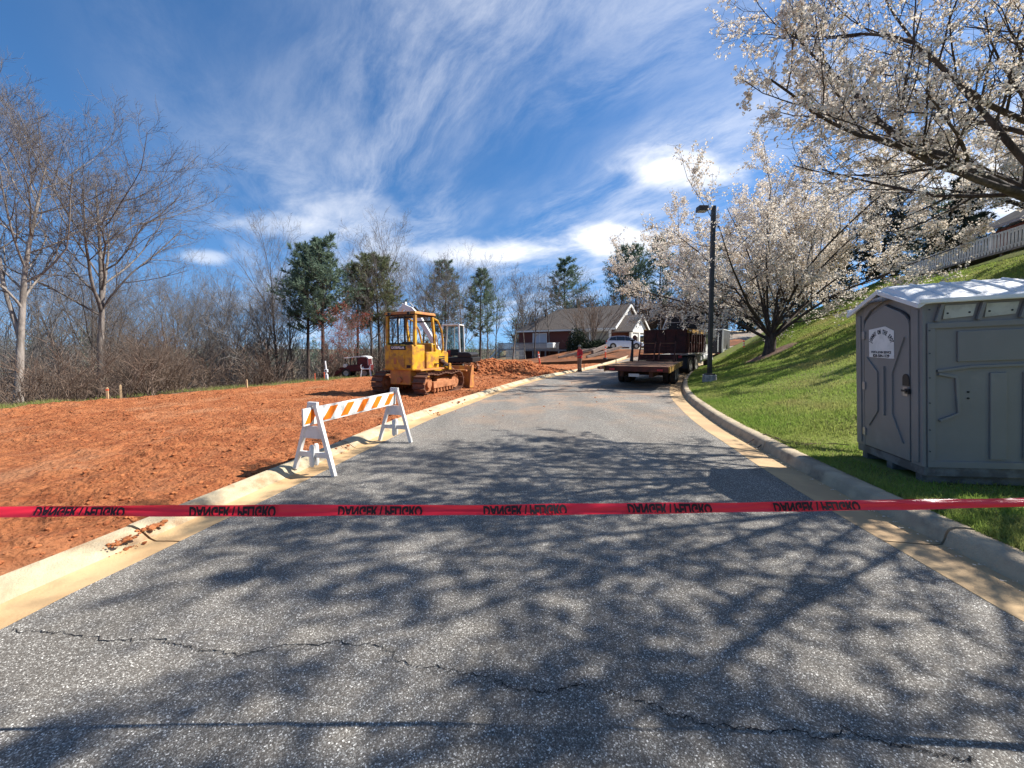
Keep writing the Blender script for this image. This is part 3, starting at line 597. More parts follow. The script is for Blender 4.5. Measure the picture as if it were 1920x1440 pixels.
for px_, Y_, top_, K_i, rz_ in ((372, 27, 515, K_round, .3), (400, 33, 530, K_slim, 2.2), (455, 30, 505, K_round, 4.2), (490, 34, 500, K_slim2, 1.1), (250, 27, 505, K_round, 2.8), (110, 26, 470, K_round, 5.5), (735, 40, 470, K_slim, 3.7), (868, 46, 515, K_slim2, .8), (930, 48, 510, K_slim, 5.0), (985, 50, 520, K_slim2, 2.6), (818, 42, 490, K_slim, 1.9)):
    put('woodland_tree', K_i, px_, Y_, top_, 10, zone(px_)[0], rz_, .85, zone(px_)[1])
# red budding maple
t_, c_, P4 = bare_tree(301, H=10, r0=.09, n1=18, t0=.18, ang=38, lr=.33, n2=7, n3=6, n4=3, rtw=.005); rr = np.random.RandomState(5); bp = P4[:, 1:].reshape(-1, 3); bp = bp[rr.rand(len(bp)) < .75]; bq = quads_at(bp, .045, rr)
K_red = Kind(stage('trunk', t_, M_barkp), stage('crown', bq, M_budr), stage('branchlets', c_, M_twigb))
put('red_maple', K_red, 650, 22.5, 560, 10.2, 'red budding maple behind the bulldozer, left of its cab', 1.0, 1.0)
put('red_maple', K_red, 625, 23.5, 600, 10.2, 'smaller red-tinged maple left of the red budding one', 3.0, .8)
# dark evergreens behind the cherry on the right
def ever(px, Y, top, lab, rz, K=K_ever, wide=1.):
    x = (px - 960) / FPX * Y; z = gz(x, Y) - .3; s = (topz(top, Y) - z) / K.h; tree('evergreen_tree', K, (x, Y, z), (s * wide, s * wide, s), rz, lab)
ever(1650, 27, 325, 'large dark evergreen directly behind the blossoming cherry', .5); ever(1560, 33, 430, 'dark evergreen left of the large one behind the cherry', 2.2)
ever(1790, 33, 330, 'dark evergreen left of the hillside house', 4.0); ever(1730, 38, 360, 'dark evergreen between the large one and the hillside house', 1.0, K_pine2, 1.1)
ever(1480, 44, 500, 'dark evergreen low behind the driveway', 3.0)
ever(1400, 52, 540, 'low dark evergreen behind the enclosed trailer', 1.6); ever(1325, 60, 560, 'low evergreen behind the dump truck bed', .3)

# ---- undergrowth and far woods: masses nobody could count
def brush(seed, n, region, name, label, m, hmin, hmax, stems=9, tw=.006):
    r = np.random.RandomState(seed); P = []; Rr = []
    X, Y = region(r, n); Z = terr(X, Y) - .1; h = hmin + (hmax - hmin) * r.rand(n) ** 1.5
    b = np.repeat(np.stack([X, Y, Z], 1), stems, 0); hh = np.repeat(h, stems); d = unit(np.stack([r.randn(len(b)) * .45, r.randn(len(b)) * .45, np.ones(len(b))], 1))
    pts = [b + r.randn(len(b), 3) * np.array([.12, .12, 0])]
    for s in range(3): d = unit(d + r.randn(len(b), 3) * .16 + np.array([0, 0, .05])); pts.append(pts[-1] + d * (hh / 3)[:, None])
    P0 = np.stack(pts, 1); R0 = (tw * 2 * np.linspace(1, .4, 4))[None] * np.ones((len(b), 1)) * (1 + .12 * np.repeat(Y, stems) / 10)[:, None]
    P1, R1, L1 = spawn(P0, R0, hh, 6, .25, 1, 38, 14, .36, .6, 3, .3, .1, r, rmin=tw * .8); P2, R2, L2 = spawn(P1, R1, L1, 3, .2, 1, 38, 14, .5, .7, 2, .2, .1, r, rmin=tw * .7)
    k = 1 + .05 * P2[:, 0, 1:2]; V, Q = cat([tubes(P0, R0, 3), tubes(P1, R1, 3), tubes(P2, R2 * k, 3)]); return kind(mk(name, V, Q, m=m), 'stuff', label, 'undergrowth')
def beyond(e0, e1, y0, y1):
    def f(r, n):
        t = r.uniform(0, 1, n * 4); i = (t * (len(EDGE) - 1)).astype(int); P = EDGE[i]; nn_ = (offset(EDGE, -1) - EDGE)[i]; w = r.uniform(e0, e1, n * 4); q = P + nn_ * w[:, None] + r.randn(n * 4, 2) * .5; q = q[(q[:, 1] > y0) & (q[:, 1] < y1)][:n]; return q[:, 0], q[:, 1]
    return f
def rep(f, n):
    def g(r, _):
        X, Y = f(r, n); return X, Y
    return g
def put_brush(seed, n, f, *a, **k):
    r0 = np.random.RandomState(seed + 900); X, Y = f(r0, n); brush(seed, len(X), lambda r, q: (X, Y), *a, **k)
put_brush(1, 170, beyond(1.5, 9, 7, 40), 'undergrowth', 'brown leafless undergrowth along the edge of the woods', M_twigb, .5, 2.0, 6)
put_brush(2, 210, beyond(8, 30, 5, 60), 'woodland_thicket', 'grey-brown leafless thicket filling the woods', M_twig, 2.0, 5.0, 5, .008)
def right_far(r, n): x = r.uniform(2, 42, n); return x, 66 + r.rand(n) * 14 + 0 * x
put_brush(3, 150, right_far, 'back_thicket', 'dark leafless thicket behind the house and driveway', M_twigb, 3, 8, 6, .012)
def far_woods(seed, n):
    r = np.random.RandomState(seed); th = r.uniform(-1.15, .75, n); d = r.uniform(48, 210, n) ** 1.0; X = np.sin(th) * d; Y = np.cos(th) * d
    ok = (sdist(X, Y, ED_S) < -28) | ((Y > 82) & (X > -40)); X, Y, d = X[ok], Y[ok], d[ok]; n = len(X); Z = terr(X, Y); h = r.uniform(8, 13, n) * np.where(X < 0, .85, 1.0)
    ever_ = r.rand(n) < .42; C = []; S = []; E = []
    for i in range(n):
        k = 34; u = r.rand(k); w = (1 - u) * .22 * h[i] if ever_[i] else np.sin(u * 3) * .26 * h[i]; a = r.rand(k) * 6.28; q = np.stack([X[i] + np.cos(a) * w * r.rand(k), Y[i] + np.sin(a) * w * r.rand(k), Z[i] + h[i] * (.18 + .82 * u)], 1); C.append(q); S.append(np.full(k, .5 + .004 * d[i])); E.append(np.full(k, ever_[i]))
    C = np.concatenate(C); S = np.concatenate(S); E = np.concatenate(E)
    for nm, sel, m, lab in (('far_evergreen_wood', E, M_pine, 'distant mass of evergreens on the ridge across the valley'), ('far_bare_wood', ~E, M_twig, 'distant mass of bare trees on the ridge across the valley')):
        c = C[sel]; s = S[sel]; D = np.tile(np.array([[0, 0, .7]]), (len(c) * 5, 1)); V, T = blades(np.repeat(c, 5, 0) + r.randn(len(c) * 5, 3) * .5, D, 1.3, .10 if nm.startswith('far_ever') else .035, r, .8); kind(mk(nm, V, T=T, m=m), 'stuff', lab, 'woods')
    V, Q = tubes(np.stack([np.stack([X, Y, Z - .5], 1), np.stack([X, Y, Z + h * .8], 1)], 1), np.stack([.10 + 0 * h, .04 + 0 * h], 1), 3); kind(mk('far_trunks', V, Q, m=M_barkd), 'stuff', 'distant bare trunks in the valley woods', 'woods')
far_woods(9, 520)
# slim woodland trees between the named ones
r_ = np.random.RandomState(77); cnt = 0
for i in range(160):
    px = r_.uniform(-60, 1010); Y = r_.uniform(25, 44); x = (px - 960) / FPX * Y
    e = float(sdist(np.array([x]), np.array([Y]), ED_S)[0])
    if e > -1.5 or cnt >= 34 or (540 < px < 760 and Y < 30): continue
    cnt += 1; K = (K_slim, K_slim2, K_round)[i % 3]; b = base(px, Y, .2); hgt = r_.uniform(10, 14); s = hgt / K.h
    tree('woodland_tree', K, b, (s * .8, s * .8, s), r_.uniform(0, 6), zone(px)[0], 'tree', zone(px)[1])

# ---- brown shrubs at the field edge, crape myrtle, dark bushes
def vase(seed, n, H, spread, r0, n2=7, n3=4):
    r = np.random.RandomState(seed); d = unit(np.stack([r.randn(n) * spread, r.randn(n) * spread, np.ones(n)], 1)); p = r.randn(n, 3) * np.array([.12, .12, 0]) * H * .2; pts = [p]
    L = H * (.7 + .4 * r.rand(n))
    for s in range(6): d = unit(d + r.randn(n, 3) * .06 + np.array([0, 0, .02])); p = p + d * (L / 6)[:, None]; pts.append(p)
    P = np.stack(pts, 1); Rr = r0 * np.linspace(1, .3, 7)[None] * np.ones((n, 1)); P1, R1, L1 = spawn(P, Rr, L, n2, .3, 1, 26, 9, .38, .6, 4, .25, .06, r, rmin=r0 * .2); P2, R2, L2 = spawn(P1, R1, L1, n3, .25, 1, 26, 10, .5, .6, 3, .2, .08, r, rmin=r0 * .15); P3, R3, L3 = spawn(P2, R2, L2, 3, .25, 1, 28, 10, .5, .7, 2, .2, .08, r, rmin=r0 * .13)
    return tubes(P, Rr, 5), cat([tubes(P1, R1, 4), tubes(P2, R2, 3), tubes(P3, R3, 3)])
a_, b_ = vase(61, 12, 5.2, .42, .06); K_myr = Kind(stage('trunk', a_, M_barkg), stage('crown', b_, M_twigb))
xm = (1108 - 960) / FPX * 47; tree('crape_myrtle', K_myr, (xm, 47, gz(xm, 47) + .3), (1.25, 1.25, 1.25), 0, 'vase-shaped leafless crape myrtle in front of the house roof', 'shrub')
a_, b_ = vase(62, 26, 2.4, .55, .018, 6, 4); K_shr = Kind(stage('trunk', a_, M_twigb), stage('crown', b_, M_twigb))
for px, Y, s, lab in ((272, 14.2, 1.0, 'brown leafless shrub at the field edge right of the second tall tree'), (238, 15.5, .9, 'brown shrub half hidden behind the second tall trunk'), (330, 16, .85, 'low brown shrub at the field edge under the round-crowned tree'), (120, 13.2, .6, 'sparse shrub between the two left tall trees')):
    tree('bare_shrub', K_shr, base(px, Y, .1), s, px * .1, lab, 'shrub', 'brown shrubs along the field edge')

# ------------------------------------------------------------------ blossoming cherries
def cherry(name, loc, seed, limbs, n2, n3, n4, label, fl, per, spread, keep=1.0, trunk=None, rtw=.006, lr2=.42, leafn=.03, t2=.12):
    """limbs: list of (points, r0, r1) in world space; trunk: (points, radii)"""
    r = np.random.RandomState(seed); root = empty(name, loc); tag(root, label, 'tree'); o = np.array(loc); T = []
    if trunk: T.append(tubes((np.array(trunk[0]) - o)[None], np.array(trunk[1])[None], 14))
    LP = []; LR = []; LL = []
    for pts, ra, rb in limbs:
        pts = [tuple(LP[q[0]][q[1]] + o) if len(q) == 2 else tuple(q) for q in pts]            # (limb, node): springs from that limb
        P = resample(catmull(np.array(pts) - o, 8), 14); j = r.randn(14, 3) * .035; j[0] = 0; P = P + np.cumsum(j, 0) * .5; LP.append(P); LR.append(np.linspace(ra, rb, 14)); LL.append(np.linalg.norm(np.diff(P, axis=0), axis=1).sum())
    LP, LR, LL = np.array(LP), np.array(LR), np.array(LL); T.append(tubes(LP, LR, 8)); V, Q = cat(T); mk('trunk', V, Q, m=M_barkch, parent=root, smooth=True)
    P2, R2, L2 = spawn(LP, LR, LL, n2, t2, 1, 44, 14, lr2, .5, 7, .55, .09, r, lambda t: 1.25 - .65 * t, rmin=rtw * 2, lift=t2 > .2)
    P3, R3, L3 = spawn(P2, R2, L2, n3, .1, 1, 42, 15, .45, .55, 5, .15, .10, r, lambda t: 1.2 - .5 * t, rmin=rtw); P4, R4, L4 = spawn(P3, R3, L3, n4, .1, 1, 42, 18, .55, .6, 4, .1, .12, r, rmin=rtw * .7)
    V, Q = cat([tubes(P2, R2, 5), tubes(P3, R3, 4), tubes(P4, R4, 3)]); mk('twigs', V, Q, m=M_barkch, parent=root, smooth=True)
    C = np.concatenate([P4.reshape(-1, 3), (P4[:, 1:] * .5 + P4[:, :-1] * .5).reshape(-1, 3), P3[:, 2:].reshape(-1, 3)]); dens = fbm(C[:, 0] * 1.1 + C[:, 2], C[:, 1] * 1.1 - C[:, 2] * .6, 2, seed); C = C[(r.rand(len(C)) < keep) & (r.rand(len(C)) < ss(dens, .15, .42))]
    V, Tt = blossom_mesh(C, r, fl, per, spread); mk('blossom', V, T=Tt, m=M_blos, parent=root)
    lf = C[r.rand(len(C)) < leafn]; V, Q = quads_at(np.repeat(lf, 3, 0) + r.randn(len(lf) * 3, 3) * .03, fl * .8, r, .45); mk('young_leaves', V, Q, m=M_newleaf, parent=root)
    return root, len(C)
def dome(c, h0, n, R, H, seed, a0=0, up=.5):
    r = np.random.RandomState(seed); out = []
    for i in range(n):
        az = a0 + i * 2.39996 + r.rand() * .5; k = (i + .5) / n; rad = R * (1.05 - .85 * k ** 1.4) * (.85 + .3 * r.rand()); top = H * (.38 + .62 * k ** .7) * (.9 + .2 * r.rand()); p0 = Vector((c[0] + math.cos(az) * .12, c[1] + math.sin(az) * .12, c[2] + h0 * (.6 + .5 * k)))
        p1 = Vector((c[0] + math.cos(az) * rad * .38, c[1] + math.sin(az) * rad * .38, c[2] + h0 + (top - h0) * .45)); p2 = Vector((c[0] + math.cos(az + .1) * rad * .72, c[1] + math.sin(az + .1) * rad * .72, c[2] + h0 + (top - h0) * .78)); p3 = Vector((c[0] + math.cos(az + .15) * rad, c[1] + math.sin(az + .15) * rad, c[2] + top))
        out.append(([p0, p1, p2, p3], .085 - .03 * k, .014))
    return out
cb = hit(1443, 664); c0 = (cb.x, cb.y, cb.z - .1)
tr = ([c0, (c0[0], c0[1], c0[2] + .35), (c0[0] + .03, c0[1], c0[2] + .8), (c0[0] + .06, c0[1], c0[2] + 1.5)], [.36, .27, .25, .20])
SC_ = cb.y / 16.0
_, n_ = cherry('cherry_tree', c0, 31, dome(c0, 1.1 * SC_, 16, 5.9 * SC_, 6.7 * SC_, 4), 8, 7, 5, 'white blossoming cherry on the lawn behind the lamp post', .034, 5, .062, .66, tr, .007)
# near cherry: trunk just outside the frame, boughs reaching over the road
nb_ = (9.3, 5.6, gz(9.3, 5.6) - .1); z0 = nb_[2]; hub = Vector((9.0, 5.5, z0 + 1.7))
g_ = lambda px, py, Y: at(px, py, Y)
limbs = [([hub, g_(1990, 385, 5.4), g_(1880, 342, 5.3), g_(1790, 300, 5.3), g_(1690, 262, 5.4), g_(1640, 205, 5.5), g_(1570, 145, 5.7), g_(1520, 95, 5.9), g_(1490, 60, 6.0)], .092, .011),
         ([(0, 4), g_(1730, 285, 5.0), g_(1690, 262, 4.8), g_(1600, 228, 4.7), g_(1530, 185, 4.6), g_(1500, 155, 4.5), g_(1470, 125, 4.4)], .048, .010),
         ([hub, g_(2050, 290, 6.2), g_(1920, 225, 6.5), g_(1850, 190, 6.6), g_(1780, 130, 6.7), g_(1710, 70, 7.0), g_(1650, -20, 7.2)], .075, .012),
         ([(2, 3), g_(1900, 250, 7.0), g_(1800, 232, 7.4), g_(1700, 205, 7.7), g_(1600, 195, 8.0)], .055, .012),
         ([(0, 2), g_(1880, 330, 5.8), g_(1780, 300, 6.2), g_(1680, 265, 6.6), g_(1570, 225, 6.9)], .04, .010),
         ([hub, (7.6, 4.3, z0 + 3.6), (6.2, 3.4, z0 + 5.0), (5.1, 2.9, z0 + 5.7)], .06, .010), ([hub, (8.0, 4.0, z0 + 3.2), (6.9, 2.9, z0 + 4.5), (5.6, 2.0, z0 + 5.2)], .055, .010),
         ([hub, (8.2, 5.0, z0 + 4.2), (7.2, 4.6, z0 + 6.2), (6.2, 4.2, z0 + 7.6)], .06, .010),
         ([hub, (8.2, 4.6, z0 + 2.9), (7.3, 3.6, z0 + 4.0), (6.7, 2.6, z0 + 4.8)], .055, .010), ([hub, (8.6, 4.2, z0 + 2.9), (8.0, 3.0, z0 + 3.9), (7.4, 1.9, z0 + 4.6)], .05, .010), ([hub, (9.9, 4.3, z0 + 4.0), (10.8, 3.0, z0 + 5.4)], .10, .014), 
         ([(0, 3), (6.4, 6.2, z0 + 4.8), (5.5, 6.8, z0 + 5.4), (4.9, 7.2, z0 + 5.7)], .05, .010), ([(6, 7), (5.4, 2.0, z0 + 5.2), (4.3, 2.2, z0 + 5.4)], .04, .010), ([(7, 4), (6.4, 5.0, z0 + 5.4), (5.6, 4.9, z0 + 6.0), (5.0, 4.7, z0 + 6.3)], .05, .010), ([(5, 5), (6.0, 4.0, z0 + 4.6), (4.8, 3.8, z0 + 5.2)], .04, .010)]
_, n2_ = cherry('cherry_tree', nb_, 33, limbs, 10, 8, 6, 'white blossoming cherry reaching over the road from the right edge, above the toilet', .0165, 7, .024, .21, ([nb_, (9.25, 5.58, z0 + .5), (9.15, 5.55, z0 + 1.2), tuple(hub + Vector((-.05, -.02, .35)))], [.36, .27, .24, .19]), .0042, .32, .05, .26)
cx, cy = 19.8, 13.6; c3 = (cx, cy, gz(cx, cy) - .1)
cherry('cherry_tree', c3, 35, dome(c3, 1.0, 12, 4.8, 5.6, 9), 7, 6, 4, 'white blossoming cherry up the slope beside the hillside house', .034, 5, .06, .6, ([c3, (cx, cy, c3[2] + .6), (cx, cy, c3[2] + 1.3)], [.28, .22, .17]), .008)
print('blossom clusters', n_, n2_)

# ------------------------------------------------------------------ grass, mulch, fallen leaves
M_grass = mat('grass_blades', (.205, .30, .055), .75, (.30, .345, .09), .9, .35, .65, transl=.5, spec=.2, dirt=(.34, .30, .12), dscale=.55, dlo=.5, dhi=.72); M_grassdry = mat('dry_grass', (.34, .27, .13), .85, (.20, .23, .07), 2.5, transl=.3)
def grass(name, X, Y, Z, h, w, m, label, r, lean=.5):
    n = len(X); d = unit(np.stack([r.randn(n) * lean, r.randn(n) * lean, np.ones(n)], 1)); a = r.rand(n) * 6.28; s = np.stack([np.cos(a), np.sin(a), 0 * a], 1) * w[:, None]; b = np.stack([X, Y, Z - .01], 1)
    mid = b + d * h[:, None] * .6; tip = mid + unit(d + np.stack([r.randn(n) * .5, r.randn(n) * .5, 0 * a], 1)) * h[:, None] * .4
    V = np.stack([b - s, b + s, mid + s * .7, mid - s * .7, tip], 1).reshape(-1, 3); o = np.arange(n) * 5; Q = np.stack([o, o + 1, o + 2, o + 3], 1); T = np.stack([o + 3, o + 2, o + 4], 1); return kind(mk(name, V, Q, T, m=m), 'stuff', label, 'grass')
r = np.random.RandomState(3); n = 420000; Yg = 1.2 + 26 * r.rand(n) ** 1.7; Xg = np.interp(Yg, RBACK[:, 1], RBACK[:, 0]) + .03 + 13 * r.rand(n) ** 1.5; Xg = np.where(r.rand(n) < .04, np.interp(Yg, RBACK[:, 1], RBACK[:, 0]) - .05 + .12 * r.rand(n), Xg)
ok = (Xg / np.maximum(Yg, .1) < 1.45) & (fbm(Xg * 1.3, Yg * 1.3, 3, 44) + .45 * r.rand(n) > .44) & ~((np.abs((Xg - JOHN[0])) < .62) & (np.abs(Yg - JOHN[1]) < .5)); ok &= np.hypot(Xg - c0[0], (Yg - c0[1]) * 1.0) > .9 + .3 * r.rand(n); Xg, Yg = Xg[ok], Yg[ok]
sg = np.maximum(sdist(Xg, Yg, RB_S), 0); Zg = lawn_z(Xg, Yg, sg); hg = (.030 + .055 * r.rand(len(Xg)) ** 1.5) * (.6 + .9 * fbm(Xg * .9, Yg * .9, 2, 50)) * (1 + .02 * Yg); wg = .0020 + .0006 * Yg
dry = r.rand(len(Xg)) < .05 + .25 * ss(fbm(Xg * .5, Yg * .5, 3, 71), .52, .7); grass('lawn_grass', Xg[~dry], Yg[~dry], Zg[~dry], hg[~dry], wg[~dry], M_grass, 'short green grass covering the sloping lawn', r); grass('lawn_thatch', Xg[dry], Yg[dry], Zg[dry], hg[dry] * .8, wg[dry], M_grassdry, 'straw-coloured dead blades mixed into the lawn', r, .9); print('grass', len(Xg))
n = 26000; i = r.randint(0, len(EDGE) - 1, n); tq = r.rand(n)[:, None]; P = EDGE[i] * (1 - tq) + EDGE[i + 1] * tq; nE = (offset(EDGE, -1) - EDGE)[i]; P = P + nE * (r.rand(n)[:, None] * 1.6 - .1); P = P[(P[:, 1] > 5) & (P[:, 1] < 30)]; ok = fbm(P[:, 0] * .7, P[:, 1] * .7, 2, 60) > .40; P = P[ok]
Zg = field_z(P[:, 0], P[:, 1]); h = .06 + .10 * r.rand(len(P)); half = r.rand(len(P)) < .6
grass('verge_grass', P[half, 0], P[half, 1], Zg[half], h[half], .004 + 0 * h[half], M_grass, 'green grass strip along the far edge of the clay field', r); grass('dry_weeds', P[~half, 0], P[~half, 1], Zg[~half], h[~half] * 1.3, .004 + 0 * h[~half], M_grassdry, 'straw-coloured weeds along the far edge of the clay field', r)
M_mulch = mat('mulch', (.13, .075, .05), .95, (.22, .15, .11), 14, .4, .6, bump=.5, bscale=30, spec=.1)
a = np.linspace(0, 2 * math.pi, 40, endpoint=False); rings = []
for q in (1.0, .75, .4, 0.05): rings.append(np.stack([c0[0] - .1 + np.cos(a) * 1.55 * q * (1 + .1 * np.sin(a * 3)), c0[1] + np.sin(a) * 1.1 * q], 1))
Rg = np.stack(rings, 0); Zm = lawn_z(Rg[..., 0], Rg[..., 1], np.maximum(sdist(Rg[..., 0], Rg[..., 1], RB_S), 0)) + np.array([.01, .05, .06, .06])[:, None]
ix = np.arange(160).reshape(4, 40); ix = np.concatenate([ix, ix[:, :1]], 1); kind(mk('mulch_ring', np.concatenate([Rg, Zm[..., None]], -1), gridq(ix), m=M_mulch, smooth=True), 'stuff', 'dark mulch bed round the foot of the blossoming cherry', 'mulch')
M_leaf = mat('dead_leaves', (.22, .12, .06), .9, (.34, .22, .12), 25, transl=.2)
n = 900; i = r.randint(0, len(RIGHT) - 1, n * 3); P = RIGHT[i] + (offset(RIGHT, 1) - RIGHT)[i] * (.44 - .35 * r.rand(n * 3) ** 2)[:, None]; ok = (P[:, 1] > 13) & (P[:, 1] < 24); P = P[ok][:n]; C = np.concatenate([P, np.full((len(P), 1), .012)], 1); V, Q = quads_at(C, .03, r, .7); V[:, 2] = .006 + np.abs(V[:, 2] - .012) * .5; kind(mk('gutter_leaves', V, Q, m=M_leaf), 'stuff', 'dead brown leaves in the gutter behind the flatbed trailer wheels', 'leaves')
n = 240; i = r.randint(0, len(RIGHT) - 1, n * 6); P = RIGHT[i] + (offset(RIGHT, 1) - RIGHT)[i] * (.46 - .12 * r.rand(n * 6))[:, None]; ok = (P[:, 1] > 1) & (P[:, 1] < 9); P = P[ok][:n]; C = np.concatenate([P, np.full((len(P), 1), .002)], 1); V, Q = quads_at(C, .007, r, .8); V[:, 2] = .001 + np.abs(V[:, 2]); kind(mk('fallen_petals', V, Q, m=M_blos), 'stuff', 'pale fallen petals in the right gutter', 'petals')
# ------------------------------------------------------------------ barricade
M_whp = mat('white_barricade_plastic', (.74, .72, .68), .5, (.62, .59, .54), 5, .4, .65, dirt=(.42, .33, .25), dscale=3, dlo=.6, dhi=.8); M_reflw = mat('reflective_white', (.80, .80, .74), .4); M_reflo = mat('reflective_orange', (.90, .20, .01), .4)
A0 = hit(590, 890); B0 = hit(741, 828); ax_ = Vector((B0.x - A0.x, B0.y - A0.y, 0)); RL = ax_.length; ax_.normalize()
bar = empty('barricade', (A0.x, A0.y, 0), math.atan2(ax_.y, ax_.x) - math.pi / 2); tag(bar, 'white A-frame barricade with orange-striped rail straddling the left curb', 'barricade')
HB = .93
def foot(y, sx):       # legs reach the surface they stand on
    w = bar.matrix_basis @ Vector((sx * .30, y, 0)); x = float(sdist(np.array([w.x]), np.array([w.y]), LEFT[::3])[0]); return .0 if x > -.28 else (.005 if x > -.32 else .05)
for y in (0.0, RL):
    fr = empty('leg_frame'); fr.parent = bar
    for s in (-1, 1):
        f = foot(y, s); MB().bar((s * .31, y, f), (s * .035, y, HB), .055, .05, (0, 1, 0)).build('leg', M_whp, fr, bevel=.006)
    MB().box(-.075, .075, y - .022, y + .022, HB - .035, HB + .012).build('cap', M_whp, fr, bevel=.008)
    MB().prism([(-.165, .47), (.165, .47), (.115, .63), (-.115, .63)], 'y', y - .014, y + .014).build('gusset', M_whp, fr, bevel=.004)
    MB().box(-.225, .225, y - .018, y + .018, .225, .295).build('cross_bar', M_whp, fr, bevel=.006)
    for s in (-1, 1): MB().tube([(s * .0, y + s * .035, .39), (s * .0, y + s * .037, .36), (0, y + s * .037, .14), (0, y + s * .035, .11)], [.022, .032, .032, .020], 10).build('ballast_lug', M_whp, fr, smooth=True)
panel = MB().box(-.012, .012, -.17, RL + .02, .655, .875).build('rail_panel', M_whp, bar, bevel=.004)
MB().box(.0125, .0150, -.155, RL + .005, .68, .85).build('reflective_sheet', M_reflw, panel)
def stripe(y0, y1, lean):
    lo_, hi_ = -.155, RL + .005; poly = [(y0, .68), (y1, .68), (y1 + lean, .85), (y0 + lean, .85)]; out = []
    for a, b in poly: out.append((min(max(a, lo_), hi_), b))
    if out[2][0] - out[3][0] < .01 and out[1][0] - out[0][0] < .01: return
    MB().prism([(p[0], p[1]) for p in out], 'x', .0152, .0165).build('orange_stripe', M_reflo, panel)
y = -.20
while y < RL: stripe(y, y + .15, .15); y += .335
# ------------------------------------------------------------------ danger tape with its stakes
def tape_material():
    m = bpy.data.materials.new('red_tape'); m.use_nodes = True; t = m.node_tree; b = t.nodes['Principled BSDF']; b.inputs['Base Color'].default_value = (.85, .030, .060, 1); b.inputs['Roughness'].default_value = .28
    tr = t.nodes.new('ShaderNodeBsdfTranslucent'); tr.inputs[0].default_value = (1.0, .05, .08, 1); ms = t.nodes.new('ShaderNodeMixShader'); ms.inputs[0].default_value = .45
    t.links.new(b.outputs[0], ms.inputs[1]); t.links.new(tr.outputs[0], ms.inputs[2]); t.links.new(ms.outputs[0], t.nodes['Material Output'].inputs[0]); return m
M_tape = tape_material(); M_ink = mat('tape_ink', (.012, .004, .006), .6); M_wood = mat('raw_wood', (.52, .36, .20), .85, (.40, .27, .15), 6, stretch=(1, 1, .2)); M_stakeo = mat('orange_paint', (.75, .10, .03), .6, (.60, .16, .08), 9)
TX0, TX1 = -3.75, 4.15; nt = 160
def tape_pt(u):
    x = TX0 + (TX1 - TX0) * u; Y = 1.60 + .14 * (1 - ((x - .2) / 3.6) ** 2) ; z = np.interp(x, [-3.75, -2.3, -1, 0, 1, 1.8, 2.5, 4.15], [.945, .918, .902, .897, .912, .935, .965, 1.06]); return Vector((x, Y, float(z)))
def tape_frame(u):
    p = tape_pt(u); x = p.x; tw = math.radians(float(np.interp(x, [-3.75, 1.1, 1.6, 1.9, 2.4, 4.2], [20, 24, 26, 46, 64, 80])) + 9 * math.sin(x * 2.3 + 1) + 6 * math.sin(x * 5.1)); w = float(np.interp(x, [-3.75, 1.4, 2.0, 4.2], [.048, .046, .040, .036])) * (1 + .07 * math.sin(x * 4.1) + .04 * math.sin(x * 11)); bow = .12 * math.sin(x * 3.1) * .5
    up = Vector((0, math.sin(tw), math.cos(tw))); nrm = Vector((0, -math.cos(tw), math.sin(tw))); return p, up, nrm, w, bow
VT = []
for i in range(nt):
    p, up, nrm, w, bow = tape_frame(i / (nt - 1))
    for k in range(7):
        v = (k / 6 - .5); VT.append(p + up * (v * w) + nrm * (.004 * math.cos(v * 5 + i * .05) + .0030 * math.sin(i * .23 + v * 7) + .0022 * math.sin(i * .61 - v * 11 + 1.3 * math.sin(i * .17))))
tape = mk('danger_tape', np.array([tuple(v) for v in VT]), gridq(np.arange(nt * 7).reshape(nt, 7)), m=M_tape, smooth=True); tag(tape, 'red danger tape stretched across the road in front of the camera', 'tape')
me0 = text_mesh('DANGER \\ PELIGRO', .066, .0, .0032, .10); xs = [v.co.x for v in me0.vertices]; wid = max(xs) - min(xs); mid = (max(xs) + min(xs)) / 2
for x0 in np.arange(-3.25, 1.95, .662):
    me = me0.copy(); me.transform(Matrix.Translation((-mid, 0, 0))); me.transform(Matrix.Diagonal((.385 / wid, -1.0, 1, 1)))      # printed for the other side: upside down from here
    bm = bmesh.new(); bm.from_mesh(me); g_all = bm.verts[:] + bm.edges[:] + bm.faces[:]
    bmesh.ops.bisect_plane(bm, geom=g_all, plane_co=(0, -.0165, 0), plane_no=(0, -1, 0), clear_outer=True); g_all = bm.verts[:] + bm.edges[:] + bm.faces[:]
    for cx_ in np.arange(-.19, .2, .03): bmesh.ops.bisect_plane(bm, geom=bm.verts[:] + bm.edges[:] + bm.faces[:], plane_co=(cx_, 0, 0), plane_no=(1, 0, 0))
    bmesh.ops.bisect_plane(bm, geom=bm.verts[:] + bm.edges[:] + bm.faces[:], plane_co=(0, .022, 0), plane_no=(0, 1, 0), clear_outer=True)
    for v in bm.verts:
        u = (x0 + v.co.x - TX0) / (TX1 - TX0); p, up, nrm, w, bow = tape_frame(u); q = (v.co.y - .003) / .048; v.co = p + up * (q * w) + nrm * .0098
    bm.to_mesh(me); bm.free(); obj_from(me, 'lettering', M_ink, tape)
def stake(loc, h, label, m=M_wood, w=.038, top=None, lean=(0, 0), group=None, name='wooden_stake'):
    e = empty(name, loc, random.random(), lean[0], lean[1]); tag(e, label, 'stake', group)
    MB().box(-w / 2, w / 2, -w / 2, w / 2, -.12, h - .04).box(-w / 2, w / 2, -w / 2, w / 2, h - .0395, h, w * .25).build('shaft', m, e)
    if top: MB().box(-w / 2 - .002, w / 2 + .002, -w / 2 - .002, w / 2 + .002, h * .72, h * .86).build('flagging', top, e)
    return e
pL, pR = tape_pt(0), tape_pt(1)
